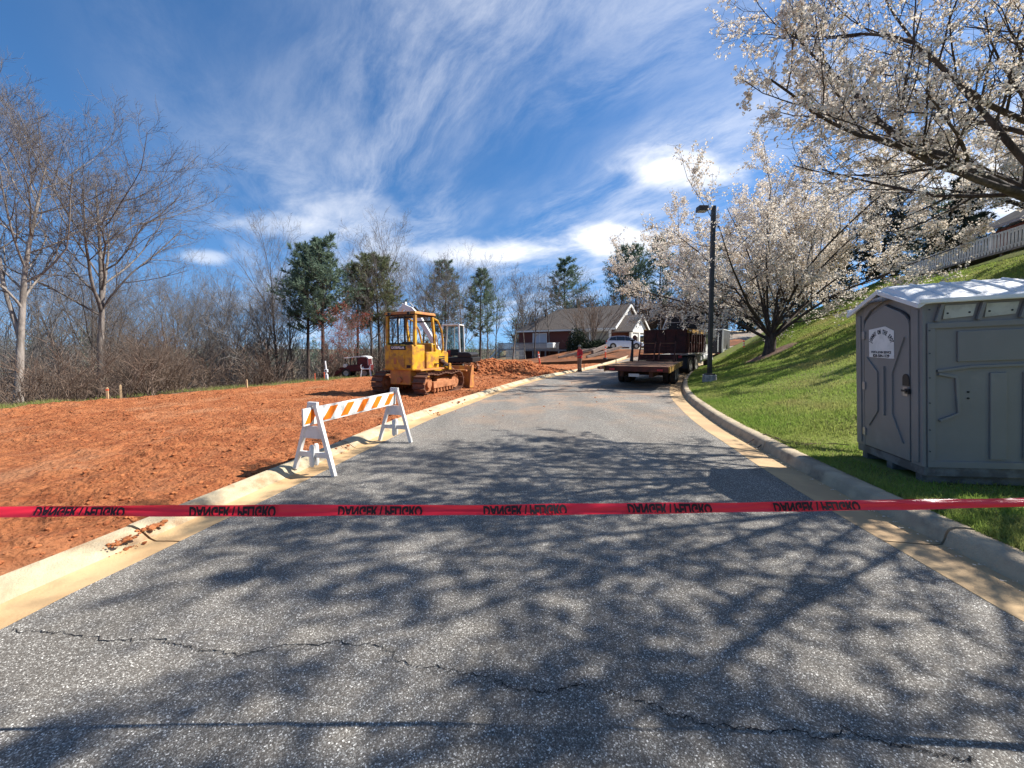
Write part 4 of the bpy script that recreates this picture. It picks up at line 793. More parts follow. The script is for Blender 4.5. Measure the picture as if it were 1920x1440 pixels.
stake((pL.x - .02, pL.y, gz(pL.x, pL.y)), 1.05, 'wooden stake holding the left end of the danger tape'); stake((pR.x + .02, pR.y, gz(pR.x, pR.y)), 1.15, 'wooden stake holding the right end of the danger tape')
# ------------------------------------------------------------------ portable toilet
M_john = mat('grey_polyethylene', (.235, .220, .200), .52, (.215, .200, .182), 1.5, .35, .65, bump=.06, bscale=90, dirt=(.285, .262, .23), dscale=2.2, dlo=.55, dhi=.8, spec=.4); M_johnd = mat('dark_grey_seam', (.05, .052, .056), .6); M_roofw = mat('translucent_white_roof', (.88, .88, .86), .4, (.80, .80, .78), 2, transl=.15); M_steel = mat('zinc_steel', (.36, .36, .36), .42, metal=.8); M_cream = mat('cream_vent', (.52, .49, .40), .6, (.40, .37, .30), 5); M_black = mat('black_plastic', (.02, .02, .021), .5); M_signw = mat('sign_white', (.80, .77, .72), .6, (.70, .68, .63), 8); M_signk = mat('sign_ink', (.015, .015, .02), .6); M_skid = mat('weathered_skid', (.20, .185, .165), .85, (.12, .105, .09), 5, bump=.3, bscale=40)
JA = Vector((4.62, 4.24)); JB = Vector((4.90, 5.40)); fd = (JB - JA).normalized(); JW = 1.16; JD = 1.22; JH = 2.02
# local frame: y along the front (near corner -> far corner), x = into the cabin (away from the road); front face at x = 0
jr = math.atan2(fd.y, fd.x) - math.pi / 2
jn = empty('portable_toilet', (JA.x, JA.y, .105), jr, 0, R_(-2.6)); tag(jn, 'grey portable toilet with white roof standing on the right lawn', 'portable toilet')
MB().box(.0, JD, -.0, JW, .10, .20).box(.02, JD - .02, .06, .16, .0, .10).box(.02, JD - .02, JW - .16, JW - .06, .0, .10).box(.02, JD - .02, JW / 2 - .05, JW / 2 + .05, .0, .10).build('skid_base', M_skid, jn, bevel=.008)
body = MB().box(.02, JD, .012, JW - .012, .20, JH); body.prism([(.012, JH), (JW - .012, JH), (JW / 2, JH + .20)], 'x', .02, JD); body = body.build('body', M_john, jn)
# corner posts and front frame with the gable
for yy, a, b in ((.0, 0, .17), (JW, -.17, 0)):
    fr = MB().box(-.012, .019, yy + a, yy + b, .20, JH + (.055 if True else 0)); fr.box(-.026, -.0125, yy + a + .045, yy + b - .045, .24, JH - .06); fr.build('front_post', M_john, jn, bevel=.006)
MB().prism([(.17, 1.90), (.30, 2.02), (JW / 2, 2.13), (JW - .30, 2.02), (JW - .17, 1.90), (JW - .17, 2.07), (JW / 2, 2.215), (.17, 2.07)], 'x', -.012, .0185).build('front_header', M_john, jn, bevel=.004)
# door, with a dark gap round it
dpoly = [(.185, .215), (JW - .185, .215), (JW - .185, 1.78), (JW - .20, 1.85), (JW - .25, 1.91), (JW - .32, 1.955), (JW / 2, 2.06), (.32, 1.955), (.25, 1.91), (.20, 1.85), (.185, 1.78)]
MB().prism([((a - JW / 2) * 1.022 + JW / 2, (b - 1.1) * 1.013 + 1.1) for a, b in dpoly], 'x', .0, .0195).build('door_seam', M_johnd, jn)
door = MB().prism(dpoly, 'x', -.016, .012).build('door', M_john, jn, bevel=.005)
def rib(pts, w=.022, d=.014, nm='door_rib'):
    b_ = MB()
    for p, q in zip(pts[:-1], pts[1:]): b_.bar((-.018, p[0], p[1]), (-.018, q[0], q[1]), d, w, (1, 0, 0))
    return b_.build(nm, M_john, door, bevel=.003)
cy_ = JW / 2
for s in (-1, 1): rib([(cy_ + s * .33, 1.66 if s < 0 else 1.40), (cy_ + s * .13, 1.22), (cy_ + s * .13, .72), (cy_ + s * .30, .50 if s > 0 else .40)], .03, .02)
MB().bar((-.019, cy_ + .01, .68), (-.019, cy_ + .01, 1.30), .022, .034, (1, 0, 0)).build('door_rib', M_john, door, bevel=.003)
for z in (.40, 1.02, 1.70):
    MB().box(-.034, -.0165, JW - .215, JW - .165, z - .05, z + .05).build('hinge', M_steel, door, bevel=.003)
MB().prism([(.20 + .03 + .05 * math.cos(t), 1.175 + .055 * math.sin(t)) for t in np.linspace(0, math.pi, 9)] + [(.18, 1.09), (.28, 1.09)], 'x', -.024, -.0165).build('latch_plate', M_black, door)
MB().box(-.0235, -.0165, .205, .275, .97, 1.075).build('instruction_plate', M_steel, door)
lt = MB().box(-.040, -.0165, .165, .225, 1.0, 1.06).box(-.052, -.0405, .185, .262, 1.022, 1.046).build('latch', M_black, door, bevel=.003)
# sign on the door (the cartoon figure is left out)
sy0, sy1, sz0, sz1 = .42, .87, 1.40, 1.80
sign = MB().prism([(sy0, sz0), (sy1, sz0 + .012), (sy1, sz1 - .03), (sy0 + .15, sz1), (sy0, sz1 - .06)], 'x', -.0195, -.0168).build('sign', M_signw, door); sc_ = (sy0 + sy1) / 2
Mloc = lambda y, z, rot=0: Matrix(((0, 0, -1, -.0205), (-1, 0, 0, y), (0, 1, 0, z), (0, 0, 0, 1))) @ Matrix.Rotation(rot, 4, 'Z')
def sign_line(txt, y, z, size, width, bold):
    me = text_mesh(txt, size, .0006, bold); xs = [v.co.x for v in me.vertices]; me.transform(Matrix.Diagonal((width / (max(xs) - min(xs)), 1, 1, 1))); me.transform(Mloc(y, z)); obj_from(me, 'lettering', M_signk, sign)
sign_line('PORTA JOHN SERVICE', sc_, 1.475, .042, .36, .0012); sign_line('828-584-1129', sc_, 1.430, .05, .30, .002)
word = 'JOHNNY ON THE SPOT'
for i, ch in enumerate(word):
    if ch == ' ': continue
    th = R_(70 - 140 * i / (len(word) - 1)); me = text_mesh(ch, .076, .0006, .0035); me.transform(Matrix.Diagonal((.50, 1, 1, 1))); rr_ = .205
    me.transform(Mloc(sc_ + math.sin(th) * rr_, 1.545 + math.cos(th) * rr_ * .92, th)); obj_from(me, 'lettering', M_signk, sign)
# near side wall (y = 0): vents under the eave, recessed panels, rivets
sd = MB(); sd.box(.03, JD, -.012, .0115, 1.74, 1.80); sd.box(.03, JD, -.010, .0115, .20, .27); sd.box(.03, .10, -.010, .0115, .2701, 1.7395); sd.build('side_frame', M_john, jn, bevel=.004)
sp = MB(); sp.box(.30, JD - .02, -.0085, .0115, 1.37, 1.70).build('side_panel', M_john, jn, bevel=.006)
for pts_ in ([(.12, 1.27), (.40, 1.31), (JD - .03, 1.325)], [(.13, 1.24), (.29, 1.20), (.31, .80), (.14, .72)]):
    b_ = MB()
    for p, q in zip(pts_[:-1], pts_[1:]): b_.bar((p[0], -.002, p[1]), (q[0], -.002, q[1]), .028, .024, (0, 1, 0))
    b_.build('side_moulding', M_john, jn, bevel=.004)
for x0 in (.58, .86): MB().box(x0, x0 + .14, -.009, .0115, .30, 1.24).build('side_panel', M_john, jn, bevel=.006)
for i, x0 in enumerate((.14, .50, .86)):
    MB().prism([(x0 + .03, 1.84), (x0 + .29, 1.86), (x0 + .32, 1.985), (x0 + .05, 1.985)], 'y', -.006, .0115).build('vent', M_cream, jn)
    MB().bar((x0 - .03, -.012, 1.815), (x0 + .02, -.012, 2.0), .035, .03, (0, 1, 0)).build('vent_web', M_john, jn, bevel=.004)
    for dx_ in (.07, .26): MB().cyl((x0 + dx_, -.007, 1.90), 'y', .010, .006, 10).build('vent_hole', M_black, jn)
for x0, z0_ in ((.40, 1.035), (.40, .965), (.62, 1.035), (.62, .965)): MB().cyl((x0, .0095, z0_), 'y', .011, .008, 12).build('fixing_hole', M_black, jn)
for z0_ in (1.95, 1.72, 1.47, 1.2, .92, .62, .38): MB().cyl((.045, -.0125, z0_), 'y', .008, .006, 8).build('rivet', M_johnd, jn)
# domed roof with ribs, overhanging eaves
def roof_z(v): return JH + .05 + .29 * math.sin(math.pi * (v + .07) / (JW + .14)) ** .62 if 0 else JH + .03 + .245 * (1 - abs((v - JW / 2) / (JW / 2 + .06)) ** 1.25)
rings = []
for x0 in (-.07, -.02, .04, JD - .02, JD + .04, JD + .07):
    lift = {-.07: -.10, -.02: -.012}.get(x0, 0); lift = -.10 if x0 == JD + .07 else (-.012 if x0 == JD + .04 else lift); v = np.linspace(-.06, JW + .06, 19)
    rings.append([(x0, a, roof_z(a) + (lift if 1 else 0) * (1 - .55 * abs((a - JW / 2) / (JW / 2)))) for a in v] + [(x0, a, roof_z(a) - .035 + lift * .4) for a in v[::-1]])
roof = MB().loft(rings).build('roof', M_roofw, jn, smooth=True)
MB().box(-.075, JD + .075, -.075, -.055, JH + .0, JH + .045).build('roof_lip', M_roofw, roof, bevel=.006); MB().box(-.075, JD + .075, JW + .055, JW + .075, JH + .0, JH + .045).build('roof_lip', M_roofw, roof, bevel=.006)
for x0 in (.22, .52, .82, 1.1):
    for s in (0, 1):
        v = np.linspace(.04, JW / 2 - .05, 8) if s == 0 else np.linspace(JW / 2 + .05, JW - .04, 8)
        MB().tube([(x0, a, roof_z(a) + .004) for a in v], [.018] * 8, 6).build('roof_rib', M_roofw, roof, smooth=True)
for s in (-1, 1):
    lip = []
    for a, b in ((-.06, JW / 2), (JW / 2, JW + .06))[(s + 1) // 2:(s + 1) // 2 + 1]: MB().bar((-.075, a, roof_z(a) - .055), (-.075, b, roof_z(b) - .075), .03, .05).build('gable_trim', M_roofw, roof, bevel=.006)
# tie-down ropes from the toilet over the curb
M_rope = mat('brown_rope', (.12, .075, .055), .9)
def rope(pts, r, label):
    o = MB().tube([tuple(p) for p in catmull(pts, 6)], r, 6).build('rope', M_rope, smooth=True); tag(o, label, 'rope', 'ropes lying over the right curb')
def ontop(px, py, dz=.012):
    p = hit(px, py); s_ = float(sdist(np.array([p.x]), np.array([p.y]), RIGHT[::3])[0]); z = p.z + dz
    if .42 < s_ < .74: z = zb(p.x, p.y) + .155
    return (p.x, p.y, float(z))
rope([ontop(1400, 832), ontop(1432, 832, .03), ontop(1452, 831, .03), ontop(1500, 833, .02), ontop(1560, 834, .02), (JB.x - .1, JB.y + .02, .25)], .007, 'brown rope running over the curb to the far corner of the toilet')
rope([ontop(1420, 841, .012), ontop(1448, 839, .03), ontop(1475, 838, .03), ontop(1505, 836, .02), ontop(1525, 834, .02)], .008, 'shorter brown rope end crossing the right curb')
# ------------------------------------------------------------------ lamp post
M_bronze = mat('dark_bronze', (.030, .027, .025), .45, (.045, .04, .036), 3); M_cbase = mat('lamp_base_concrete', (.34, .33, .31), .9, (.22, .21, .20), 6, bump=.4, bscale=30)
lb = hit(1330, 716); lp = empty('lamp_post', (lb.x, lb.y, lb.z)); tag(lp, 'dark bronze lamp post with flat box head at the right curb', 'lamp post'); hL = at(1338, 386, lb.y).z - lb.z
MB().cyl((0, 0, .08), 'z', .26, .40, 24, .25).build('concrete_base', M_cbase, lp, bevel=.012); MB().box(-.15, .15, -.15, .15, .2805, .33).build('base_plate', M_bronze, lp, bevel=.006)
MB().box(-.068, .068, -.068, .068, .33, hL).build('pole', M_bronze, lp, bevel=.01); arm = MB().box(-.25, -.069, -.03, .03, hL - .14, hL - .08).build('arm', M_bronze, lp, bevel=.006)
MB().box(-.62, -.2505, -.17, .17, hL - .21, hL - .02, .015).build('lamp_head', M_bronze, lp, bevel=.012); MB().box(-.60, -.30, -.14, .14, hL - .222, hL - .211).build('lens', mat('lamp_lens', (.30, .31, .30), .2), lp)
# ------------------------------------------------------------------ machine materials
CLAY = (.40, .15, .06)
M_cat = mat('yellow_paint', (.66, .37, .025), .5, (.54, .28, .02), 3, .4, .65, dirt=(.33, .15, .05), dscale=3.6, dlo=.44, dhi=.64); M_catd = mat('muddy_yellow_paint', (.60, .30, .05), .7, (.46, .20, .06), 4, .35, .6, dirt=CLAY, dscale=3, dlo=.4, dhi=.62)
M_track = mat('muddy_steel', (.13, .062, .040), .8, (.20, .085, .045), 7, .35, .65, bump=.4, bscale=40); M_trackf = mat('clay_caked_frame', (.46, .20, .09), .9, (.34, .13, .055), 6, .35, .65, bump=.5, bscale=30); M_dark = mat('dark_machine', (.018, .017, .017), .6); M_seat = mat('black_seat', (.03, .025, .024), .8); M_rustd = mat('rusty_dark', (.085, .035, .022), .85, (.04, .02, .016), 5)
M_glass = mat('tinted_glass', (.03, .04, .04), .08, spec=.6); M_wht = mat('white_machine_paint', (.78, .77, .73), .45, (.66, .64, .60), 3, dirt=(.45, .32, .22), dscale=2.5, dlo=.62, dhi=.8); M_redm = mat('red_machine_paint', (.50, .03, .03), .45, (.36, .03, .03), 4); M_tyre = mat('tyre_rubber', (.022, .021, .020), .85, (.05, .035, .028), 6); M_rim = mat('dusty_rim', (.45, .43, .40), .5, (.30, .27, .24), 5); M_chrome = mat('chrome', (.6, .6, .6), .2, metal=1.0)
def stadium(n, r, x0, x1, z, sag=.0):
    """closed loop of (x, z, tangent angle) round two wheels of radius r"""
    pts = []; L1 = x1 - x0; per = 2 * L1 + 2 * math.pi * r
    for i in range(n):
        s = per * i / n
        if s < L1: pts.append((x0 + s, z - r, 0.0))
        elif s < L1 + math.pi * r: a = (s - L1) / r; pts.append((x1 + math.sin(a) * r, z - math.cos(a) * r, a))
        elif s < 2 * L1 + math.pi * r: q = (s - L1 - math.pi * r) / L1; pts.append((x1 - q * L1, z + r - sag * math.sin(q * math.pi * 2) ** 2, math.pi))
        else: a = (s - 2 * L1 - math.pi * r) / r; pts.append((x0 - math.sin(a) * r, z + math.cos(a) * r, math.pi + a))
    return pts
def track(parent, yc, w, r, x0, x1, zc, n, sag, m=M_track):
    tr_ = MB(); loop = stadium(60, r - .035, x0, x1, zc, sag); ring = [[(p[0], yc - w * .22, p[1]), (p[0], yc + w * .22, p[1])] for p in loop]
    V = [v for q in ring for v in q]; F = [(2 * i, 2 * i + 1, (2 * i + 3) % 120, (2 * i + 2) % 120) for i in range(60)]; tr_.add(V, F); T_ = tr_.build('track', m, parent)
    pitch = (2 * (x1 - x0) + 2 * math.pi * r) / n; proto = MB().box(-pitch * .47, pitch * .47, -w / 2, w / 2, -.030, .0).box(pitch * .30, pitch * .42, -w / 2, w / 2, -.075, -.0301); src = None
    for (x, z, a) in stadium(n, r, x0, x1, zc, sag):
        if src is None: src = proto.build('track_shoe', m, T_); o = src
        else: o = share(src, T_)
        o.location = (x, yc, z); o.rotation_euler = (0, -a, 0)
    return T_
def dozer(loc, rz):
    d = empty('bulldozer', loc, rz); tag(d, 'yellow tracked bulldozer with open cab frame and raised front blade on the clay', 'bulldozer')
    for s in (-1, 1):
        yc = s * .86; track(d, yc, .46, .33, -.83, .88, .36, 34, .05)
        spk = MB().cyl((-.83, yc, .36), 'y', .25, .20, 22).cyl((-.83, yc, .36), 'y', .12, .36, 14).build('sprocket', M_trackf, d); MB().cyl((.88, yc, .36), 'y', .24, .16, 22).cyl((.88, yc, .36), 'y', .08, .34, 12).build('idler', M_trackf, d)
        for i in range(6): MB().cyl((-.50 + i * .21, yc, .155), 'y', .095, .26, 14).build('roller', M_trackf, d)
        MB().box(-.62, .78, yc - .12 if s > 0 else yc - .19, yc + .19 if s > 0 else yc + .12, .215, .43, .02).box(-.30, .45, yc - .10, yc + .10, .4305, .52, .03).build('track_frame', M_trackf, d, bevel=.015)
        for i in range(7): bpy_ = MB().box(-.55 + i * .18, -.49 + i * .18, yc + s * .14 - .03, yc + s * .14 + .03, .10, .20).build('guard_tooth', M_trackf, d)
    # rear: case, tank, plate
    MB().box(-1.02, -.2, -.42, .42, .34, .84).build('rear_case', M_catd, d, bevel=.03); MB().cyl((-1.05, .0, .50), 'x', .10, .08, 14).build('drawbar', M_trackf, d)
    tank = MB().box(-1.10, -.42, -.57, .57, .82, 1.66).build('fuel_tank', M_cat, d, bevel=.05)
    MB().box(-1.118, -1.101, -.26, .26, .92, 1.32).build('rear_hatch', M_cat, tank, bevel=.008); MB().box(-1.130, -1.1185, .06, .17, 1.02, 1.24).build('hatch_handle', M_catd, tank)
    MB().box(-1.122, -1.101, -.30, .30, 1.49, 1.63).build('name_plate', M_dark, tank); me = text_mesh('CATERPILLAR', .105, .002, .004); xs = [v.co.x for v in me.vertices]; me.transform(Matrix.Diagonal((.54 / (max(xs) - min(xs)), 1, 1, 1))); me.transform(Matrix(((0, 0, -1, -1.1255), (-1, 0, 0, 0), (0, 1, 0, 1.56), (0, 0, 0, 1)))); obj_from(me, 'lettering', mat('white_lettering', (.75, .75, .72), .5), tank)
    MB().box(-1.112, -1.101, -.50, -.34, .90, 1.00).build('reflector', M_rustd, tank)
    # side boxes and fenders
    for s in (-1, 1):
        MB().box(-.42, .30, s * .58 - .05, s * .58 + .05, .86, 1.42).build('side_box', M_cat, d, bevel=.02); MB().box(-.95, .42, min(s * .5, s * .78), max(s * .5, s * .78), .80, .855).build('fender', M_catd, d, bevel=.01)
        MB().bar((.02, s * .66, 1.0), (.22, s * .66, 1.0), .10, .03).build('step', M_rustd, d)
    MB().box(-.45, .32, -.52, .52, .855, .95).build('floor_plate', M_dark, d)
    # engine hood
    hood = MB().prism([(.33, .70), (1.22, .70), (1.24, 1.38), (1.10, 1.44), (.33, 1.52)], 'y', -.42, .42).build('hood', M_cat, d, bevel=.035)
    for s in (-1, 1):
        for i in range(4): MB().box(.62, .98, s * .424 - .004, s * .424 + .004, 1.00 + i * .07, 1.035 + i * .07).build('hood_louvre', M_dark, hood)
    MB().box(1.241, 1.27, -.36, .36, .75, 1.36).build('grille', M_rustd, hood); MB().cyl((.75, .18, 1.62), 'z', .045, .36, 12).build('exhaust', M_rustd, hood)
    MB().box(.2, .36, -.40, .40, 1.35, 1.72, .03).build('dashboard', M_cat, d, bevel=.02)
    # seat
    st = MB().box(-.52, -.08, -.25, .25, .96, 1.16, .02).build('seat', M_seat, d, bevel=.03); MB().prism([(-.60, 1.10), (-.50, 1.10), (-.56, 1.78), (-.66, 1.76)], 'y', -.22, .22).build('backrest', M_seat, st, bevel=.03)
    for s in (-1, 1): MB().tube([(.05, s * .2, .95), (.02, s * .2, 1.35), (-.02, s * .2, 1.45)], .014, 6).build('control_lever', M_dark, d)
    # roll-over frame
    for s in (-1, 1):
        MB().bar((-.95, s * .56, 1.64), (-.93, s * .56, 2.66), .11, .09, (0, 1, 0)).build('rear_post', M_cat, d, bevel=.015); MB().bar((.28, s * .56, .95), (.02, s * .56, 2.62), .09, .08, (0, 1, 0)).build('front_post', M_cat, d, bevel=.015)
        MB().tube([(.05, s * .52, 2.62), (.40, s * .52, 2.52), (.68, s * .50, 2.20), (.80, s * .48, 1.80), (.84, s * .45, 1.44)], .035, 8).build('brush_sweep', M_cat, d, smooth=True)
        MB().tube([(.26, s * .60, 1.55), (.22, s * .64, 1.62), (.16, s * .64, 1.95), (.18, s * .60, 2.02)], .018, 6).build('grab_rail', M_cat, d, smooth=True)
        MB().tube([(-.05, s * .58, 1.45), (-.05, s * .58, 1.68), (.20, s * .58, 1.68), (.20, s * .58, 1.44)], .016, 6).build('arm_guard', M_whyl, d)
    MB().bar((.40, -.52, 2.50), (.40, .52, 2.50), .05).build('sweep_cross_bar', M_dark, d)
    rf = MB().box(-1.02, .14, -.64, .64, 2.66, 2.75, .02).build('roof', M_catd, d, bevel=.02); MB().box(-1.00, .10, -.58, .58, 2.62, 2.6595).build('roof_lining', M_dark, rf)
    lamps = [MB().box(-1.08, -1.021, y_ - .05, y_ + .05, 2.63, 2.73).build('work_lamp', M_dark, rf, bevel=.01) for y_ in (-.4, .4)]
    # rear screen: bars of the mesh guard
    scr = empty('rear_screen'); scr.parent = d; MB().box(-.965, -.94, -.50, .50, 1.66, 1.72).build('screen_bottom_rail', M_dark, scr); MB().box(-.965, -.94, -.50, .50, 2.52, 2.58).build('screen_top_rail', M_dark, scr)
    gb_ = MB()
    for i in range(15): gb_.box(-.958, -.950, -.50, .50, 1.74 + i * .052, 1.748 + i * .052)
    for i in range(9): gb_.box(-.9495, -.942, -.5 + i * .125, -.49 + i * .125, 1.72, 2.52)
    kind(gb_.build('screen_mesh', M_dark, scr), 'stuff')
    for y_ in (.10, -.18): MB().box(-.985, -.966, y_ - .03, y_ + .03, 1.66, 2.60).build('screen_post', M_dark, scr)
    # blade, push arms, cylinders
    prof = [(1.62, .10), (1.56, .35), (1.57, .62), (1.66, .86), (1.70, .86), (1.62, .62), (1.61, .35), (1.68, .10)]; bl = MB().prism(prof, 'y', -1.22, 1.22).build('blade', M_catd, d, bevel=.006)
    for s in (-1, 1): MB().prism([(1.42, .06), (1.74, .04), (1.72, .40), (1.74, .90), (1.60, .90), (1.50, .55)], 'y', s * 1.225 - .02, s * 1.225 + .02).build('blade_end_plate', M_catd, bl)
    MB().box(1.60, 1.72, -1.20, 1.20, .03, .099).build('cutting_edge', M_trackf, bl); MB().box(1.40, 1.60, -1.1, 1.1, .66, .72).build('blade_rib', M_catd, bl, bevel=.01)
    for s in (-1, 1):
        MB().bar((-.1, s * .52, .42), (1.55, s * .52, .36), .14, .20).build('push_arm', M_catd, d, bevel=.02); cy2 = MB().tube([(.55, s * .48, 1.10), (1.02, s * .50, .92)], .075, 12).build('lift_cylinder', M_rustd, d, smooth=True); MB().tube([(1.02, s * .50, .92), (1.50, s * .50, .74)], .03, 10).build('cylinder_rod', M_chrome, cy2, smooth=True)
        MB().prism([(.98, .45), (1.22, .45), (1.16, .98), (1.02, .98)], 'y', s * .56 - .04, s * .56 + .04).build('trunnion', M_cat, d, bevel=.02)
    MB().tube([(.50, -.62, .80), (.62, -.66, .95), (.80, -.62, .90), (.95, -.58, .95)], .018, 6).build('hydraulic_hose', M_dark, d, smooth=True)
    return d
M_whyl = mat('pale_yellow_rail', (.75, .62, .30), .5)
dz_x, dz_y = -3.30, 13.64; dozer((dz_x, dz_y, field_top(dz_x, dz_y) - .02), math.atan2(2.2, .95))

# ------------------------------------------------------------------ excavator behind the bulldozer
def excavator(loc, rz):
    e = empty('excavator', loc, rz); tag(e, 'white-cabbed excavator parked behind the bulldozer blade, boom folded to the left', 'excavator')
    for s in (-1, 1): track(e, s * .78, .40, .30, -.85, .85, .34, 26, .02); MB().box(-.8, .8, s * .78 - .10, s * .78 + .10, .2, .45).build('track_frame', M_dark, e, bevel=.02)
    MB().cyl((0, 0, .60), 'z', .45, .20, 24).build('slew_ring', M_dark, e); MB().box(-1.25, .75, -.85, .85, .701, .95).build('deck', M_dark, e, bevel=.04); MB().prism([(-1.15, .9505), (-.45, .9505), (-.45, 1.22), (-1.05, 1.20), (-1.2, 1.10)], 'y', -.85, .85).build('counterweight', M_dark, e, bevel=.05)
    # cab on the right: frame bars and panes
    x0, x1, y0, y1, z0, z1 = -.35, .75, -.86, .02, .95, 2.62; cab = empty('cab'); cab.parent = e
    for (a, b) in (((x0, y0), (x0 + .05, y0)), ((x1, y0), (x1 - .16, y0)), ((x0, y1), (x0 + .05, y1)), ((x1, y1), (x1 - .16, y1))): MB().bar((a[0], a[1], z0), (b[0], b[1], z1), .075, .075, (0, 1, 0)).build('cab_post', M_wht, cab, bevel=.015)
    rfc = MB().box(x0, x1 - .12, y0 - .03, y1 + .03, z1, z1 + .07).build('cab_roof', M_wht, cab, bevel=.025); MB().bar((.2, y0, z0 + .02), (.2, y0, z1), .05).build('door_post', M_wht, cab, bevel=.01)
    for nm, V in (('side_pane', [(x0 + .05, y0 + .01, z0 + .1), (x1 - .08, y0 + .01, z0 + .1), (x1 - .18, y0 + .01, z1), (x0 + .07, y0 + .01, z1)]), ('rear_pane', [(x0 + .02, y0 + .04, z0 + .5), (x0 + .02, y1 - .04, z0 + .5), (x0 + .05, y1 - .04, z1), (x0 + .05, y0 + .04, z1)])):
        MB().add(V, [(0, 1, 2, 3)]).build(nm, M_glassT, cab)
    MB().box(-.2, .25, -.62, -.22, 1.0, 1.35).box(-.28, -.2, -.62, -.22, 1.0, 1.95).build('seat', M_seat, e, bevel=.03); MB().box(.28, .5, -.75, -.5, .96, 1.3).build('control_console', M_redm, e, bevel=.02)
    # boom folding back over to the left
    by = .35; MB().loft([[(p[0], by + dy_, p[1] + dz_) for dy_, dz_ in ((-.12, -w_), (.12, -w_), (.12, w_), (-.12, w_))] for p, w_ in (((.5, 1.0), .16), ((1.1, 2.0), .20), ((1.65, 2.85), .24), ((2.1, 3.35), .20), ((2.65, 3.65), .13))]).build('boom', M_wht, e, bevel=.02)
    MB().loft([[(p[0], by + dy_, p[1] + dz_) for dy_, dz_ in ((-.1, -w_), (.1, -w_), (.1, w_), (-.1, w_))] for p, w_ in (((2.45, 3.75), .10), ((2.85, 3.3), .16), ((2.95, 2.4), .13), ((2.9, 1.5), .10))]).build('stick', M_wht, e, bevel=.02)
    MB().prism([(2.6, .95), (2.95, 1.45), (3.15, 1.40), (3.2, .9), (3.05, .45), (2.7, .35), (2.5, .6)], 'y', by - .35, by + .35).build('bucket', M_rustd, e, bevel=.02)
    for p, q in (((.75, .95), (1.55, 2.4)), ((1.75, 3.25), (2.4, 3.95))): cyl_ = MB().tube([(p[0], by - .2, p[1]), ((p[0] + q[0]) / 2, by - .2, (p[1] + q[1]) / 2)], .07, 10).build('cylinder', M_dark, e, smooth=True); MB().tube([((p[0] + q[0]) / 2, by - .2, (p[1] + q[1]) / 2), (q[0], by - .2, q[1])], .035, 8).build('cylinder_rod', M_chrome, cyl_, smooth=True)
    return e
def thin_glass():
    m = bpy.data.materials.new('clear_pane'); m.use_nodes = True; t = m.node_tree; t.nodes.clear(); o = t.nodes.new('ShaderNodeOutputMaterial'); tr = t.nodes.new('ShaderNodeBsdfTransparent'); tr.inputs[0].default_value = (.42, .50, .47, 1); gl = t.nodes.new('ShaderNodeBsdfGlossy'); gl.inputs['Roughness'].default_value = .03; ms = t.nodes.new('ShaderNodeMixShader'); ms.inputs[0].default_value = .10
    t.links.new(tr.outputs[0], ms.inputs[1]); t.links.new(gl.outputs[0], ms.inputs[2]); t.links.new(ms.outputs[0], o.inputs[0]); return m
M_glassT = thin_glass()
ex, ey = -3.1, 20.4; excavator((ex, ey, field_top(ex, ey) - .02), R_(172))

# ------------------------------------------------------------------ wheels
def wheel(parent, c, r, w, name='wheel', rimc=M_rim, dual=False, hub_side=-1):
    e = empty(name, c); e.parent = parent; prof = [(r * .60, -w / 2), (r * .93, -w / 2), (r, -w * .36), (r, w * .36), (r * .93, w / 2), (r * .60, w / 2)]; n = 26
    t = MB(); rings = [[(q * math.cos(a), b, q * math.sin(a)) for q, b in prof] for a in np.linspace(0, 2 * math.pi, n, endpoint=False)]; t.loft(rings + [rings[0]], caps=False).build('tyre', M_tyre, e, smooth=True)
    rm = MB(); prf = [(r * .61, w * .46 * hub_side), (r * .52, w * .40 * hub_side), (r * .42, w * .15 * hub_side), (r * .20, w * .20 * hub_side), (r * .16, w * .42 * hub_side), (.001, w * .42 * hub_side)]; rings = [[(q * math.cos(a), b, q * math.sin(a)) for q, b in prf] for a in np.linspace(0, 2 * math.pi, n, endpoint=False)]; rm.loft(rings + [rings[0]], caps=False).build('rim', rimc, e, smooth=True); return e
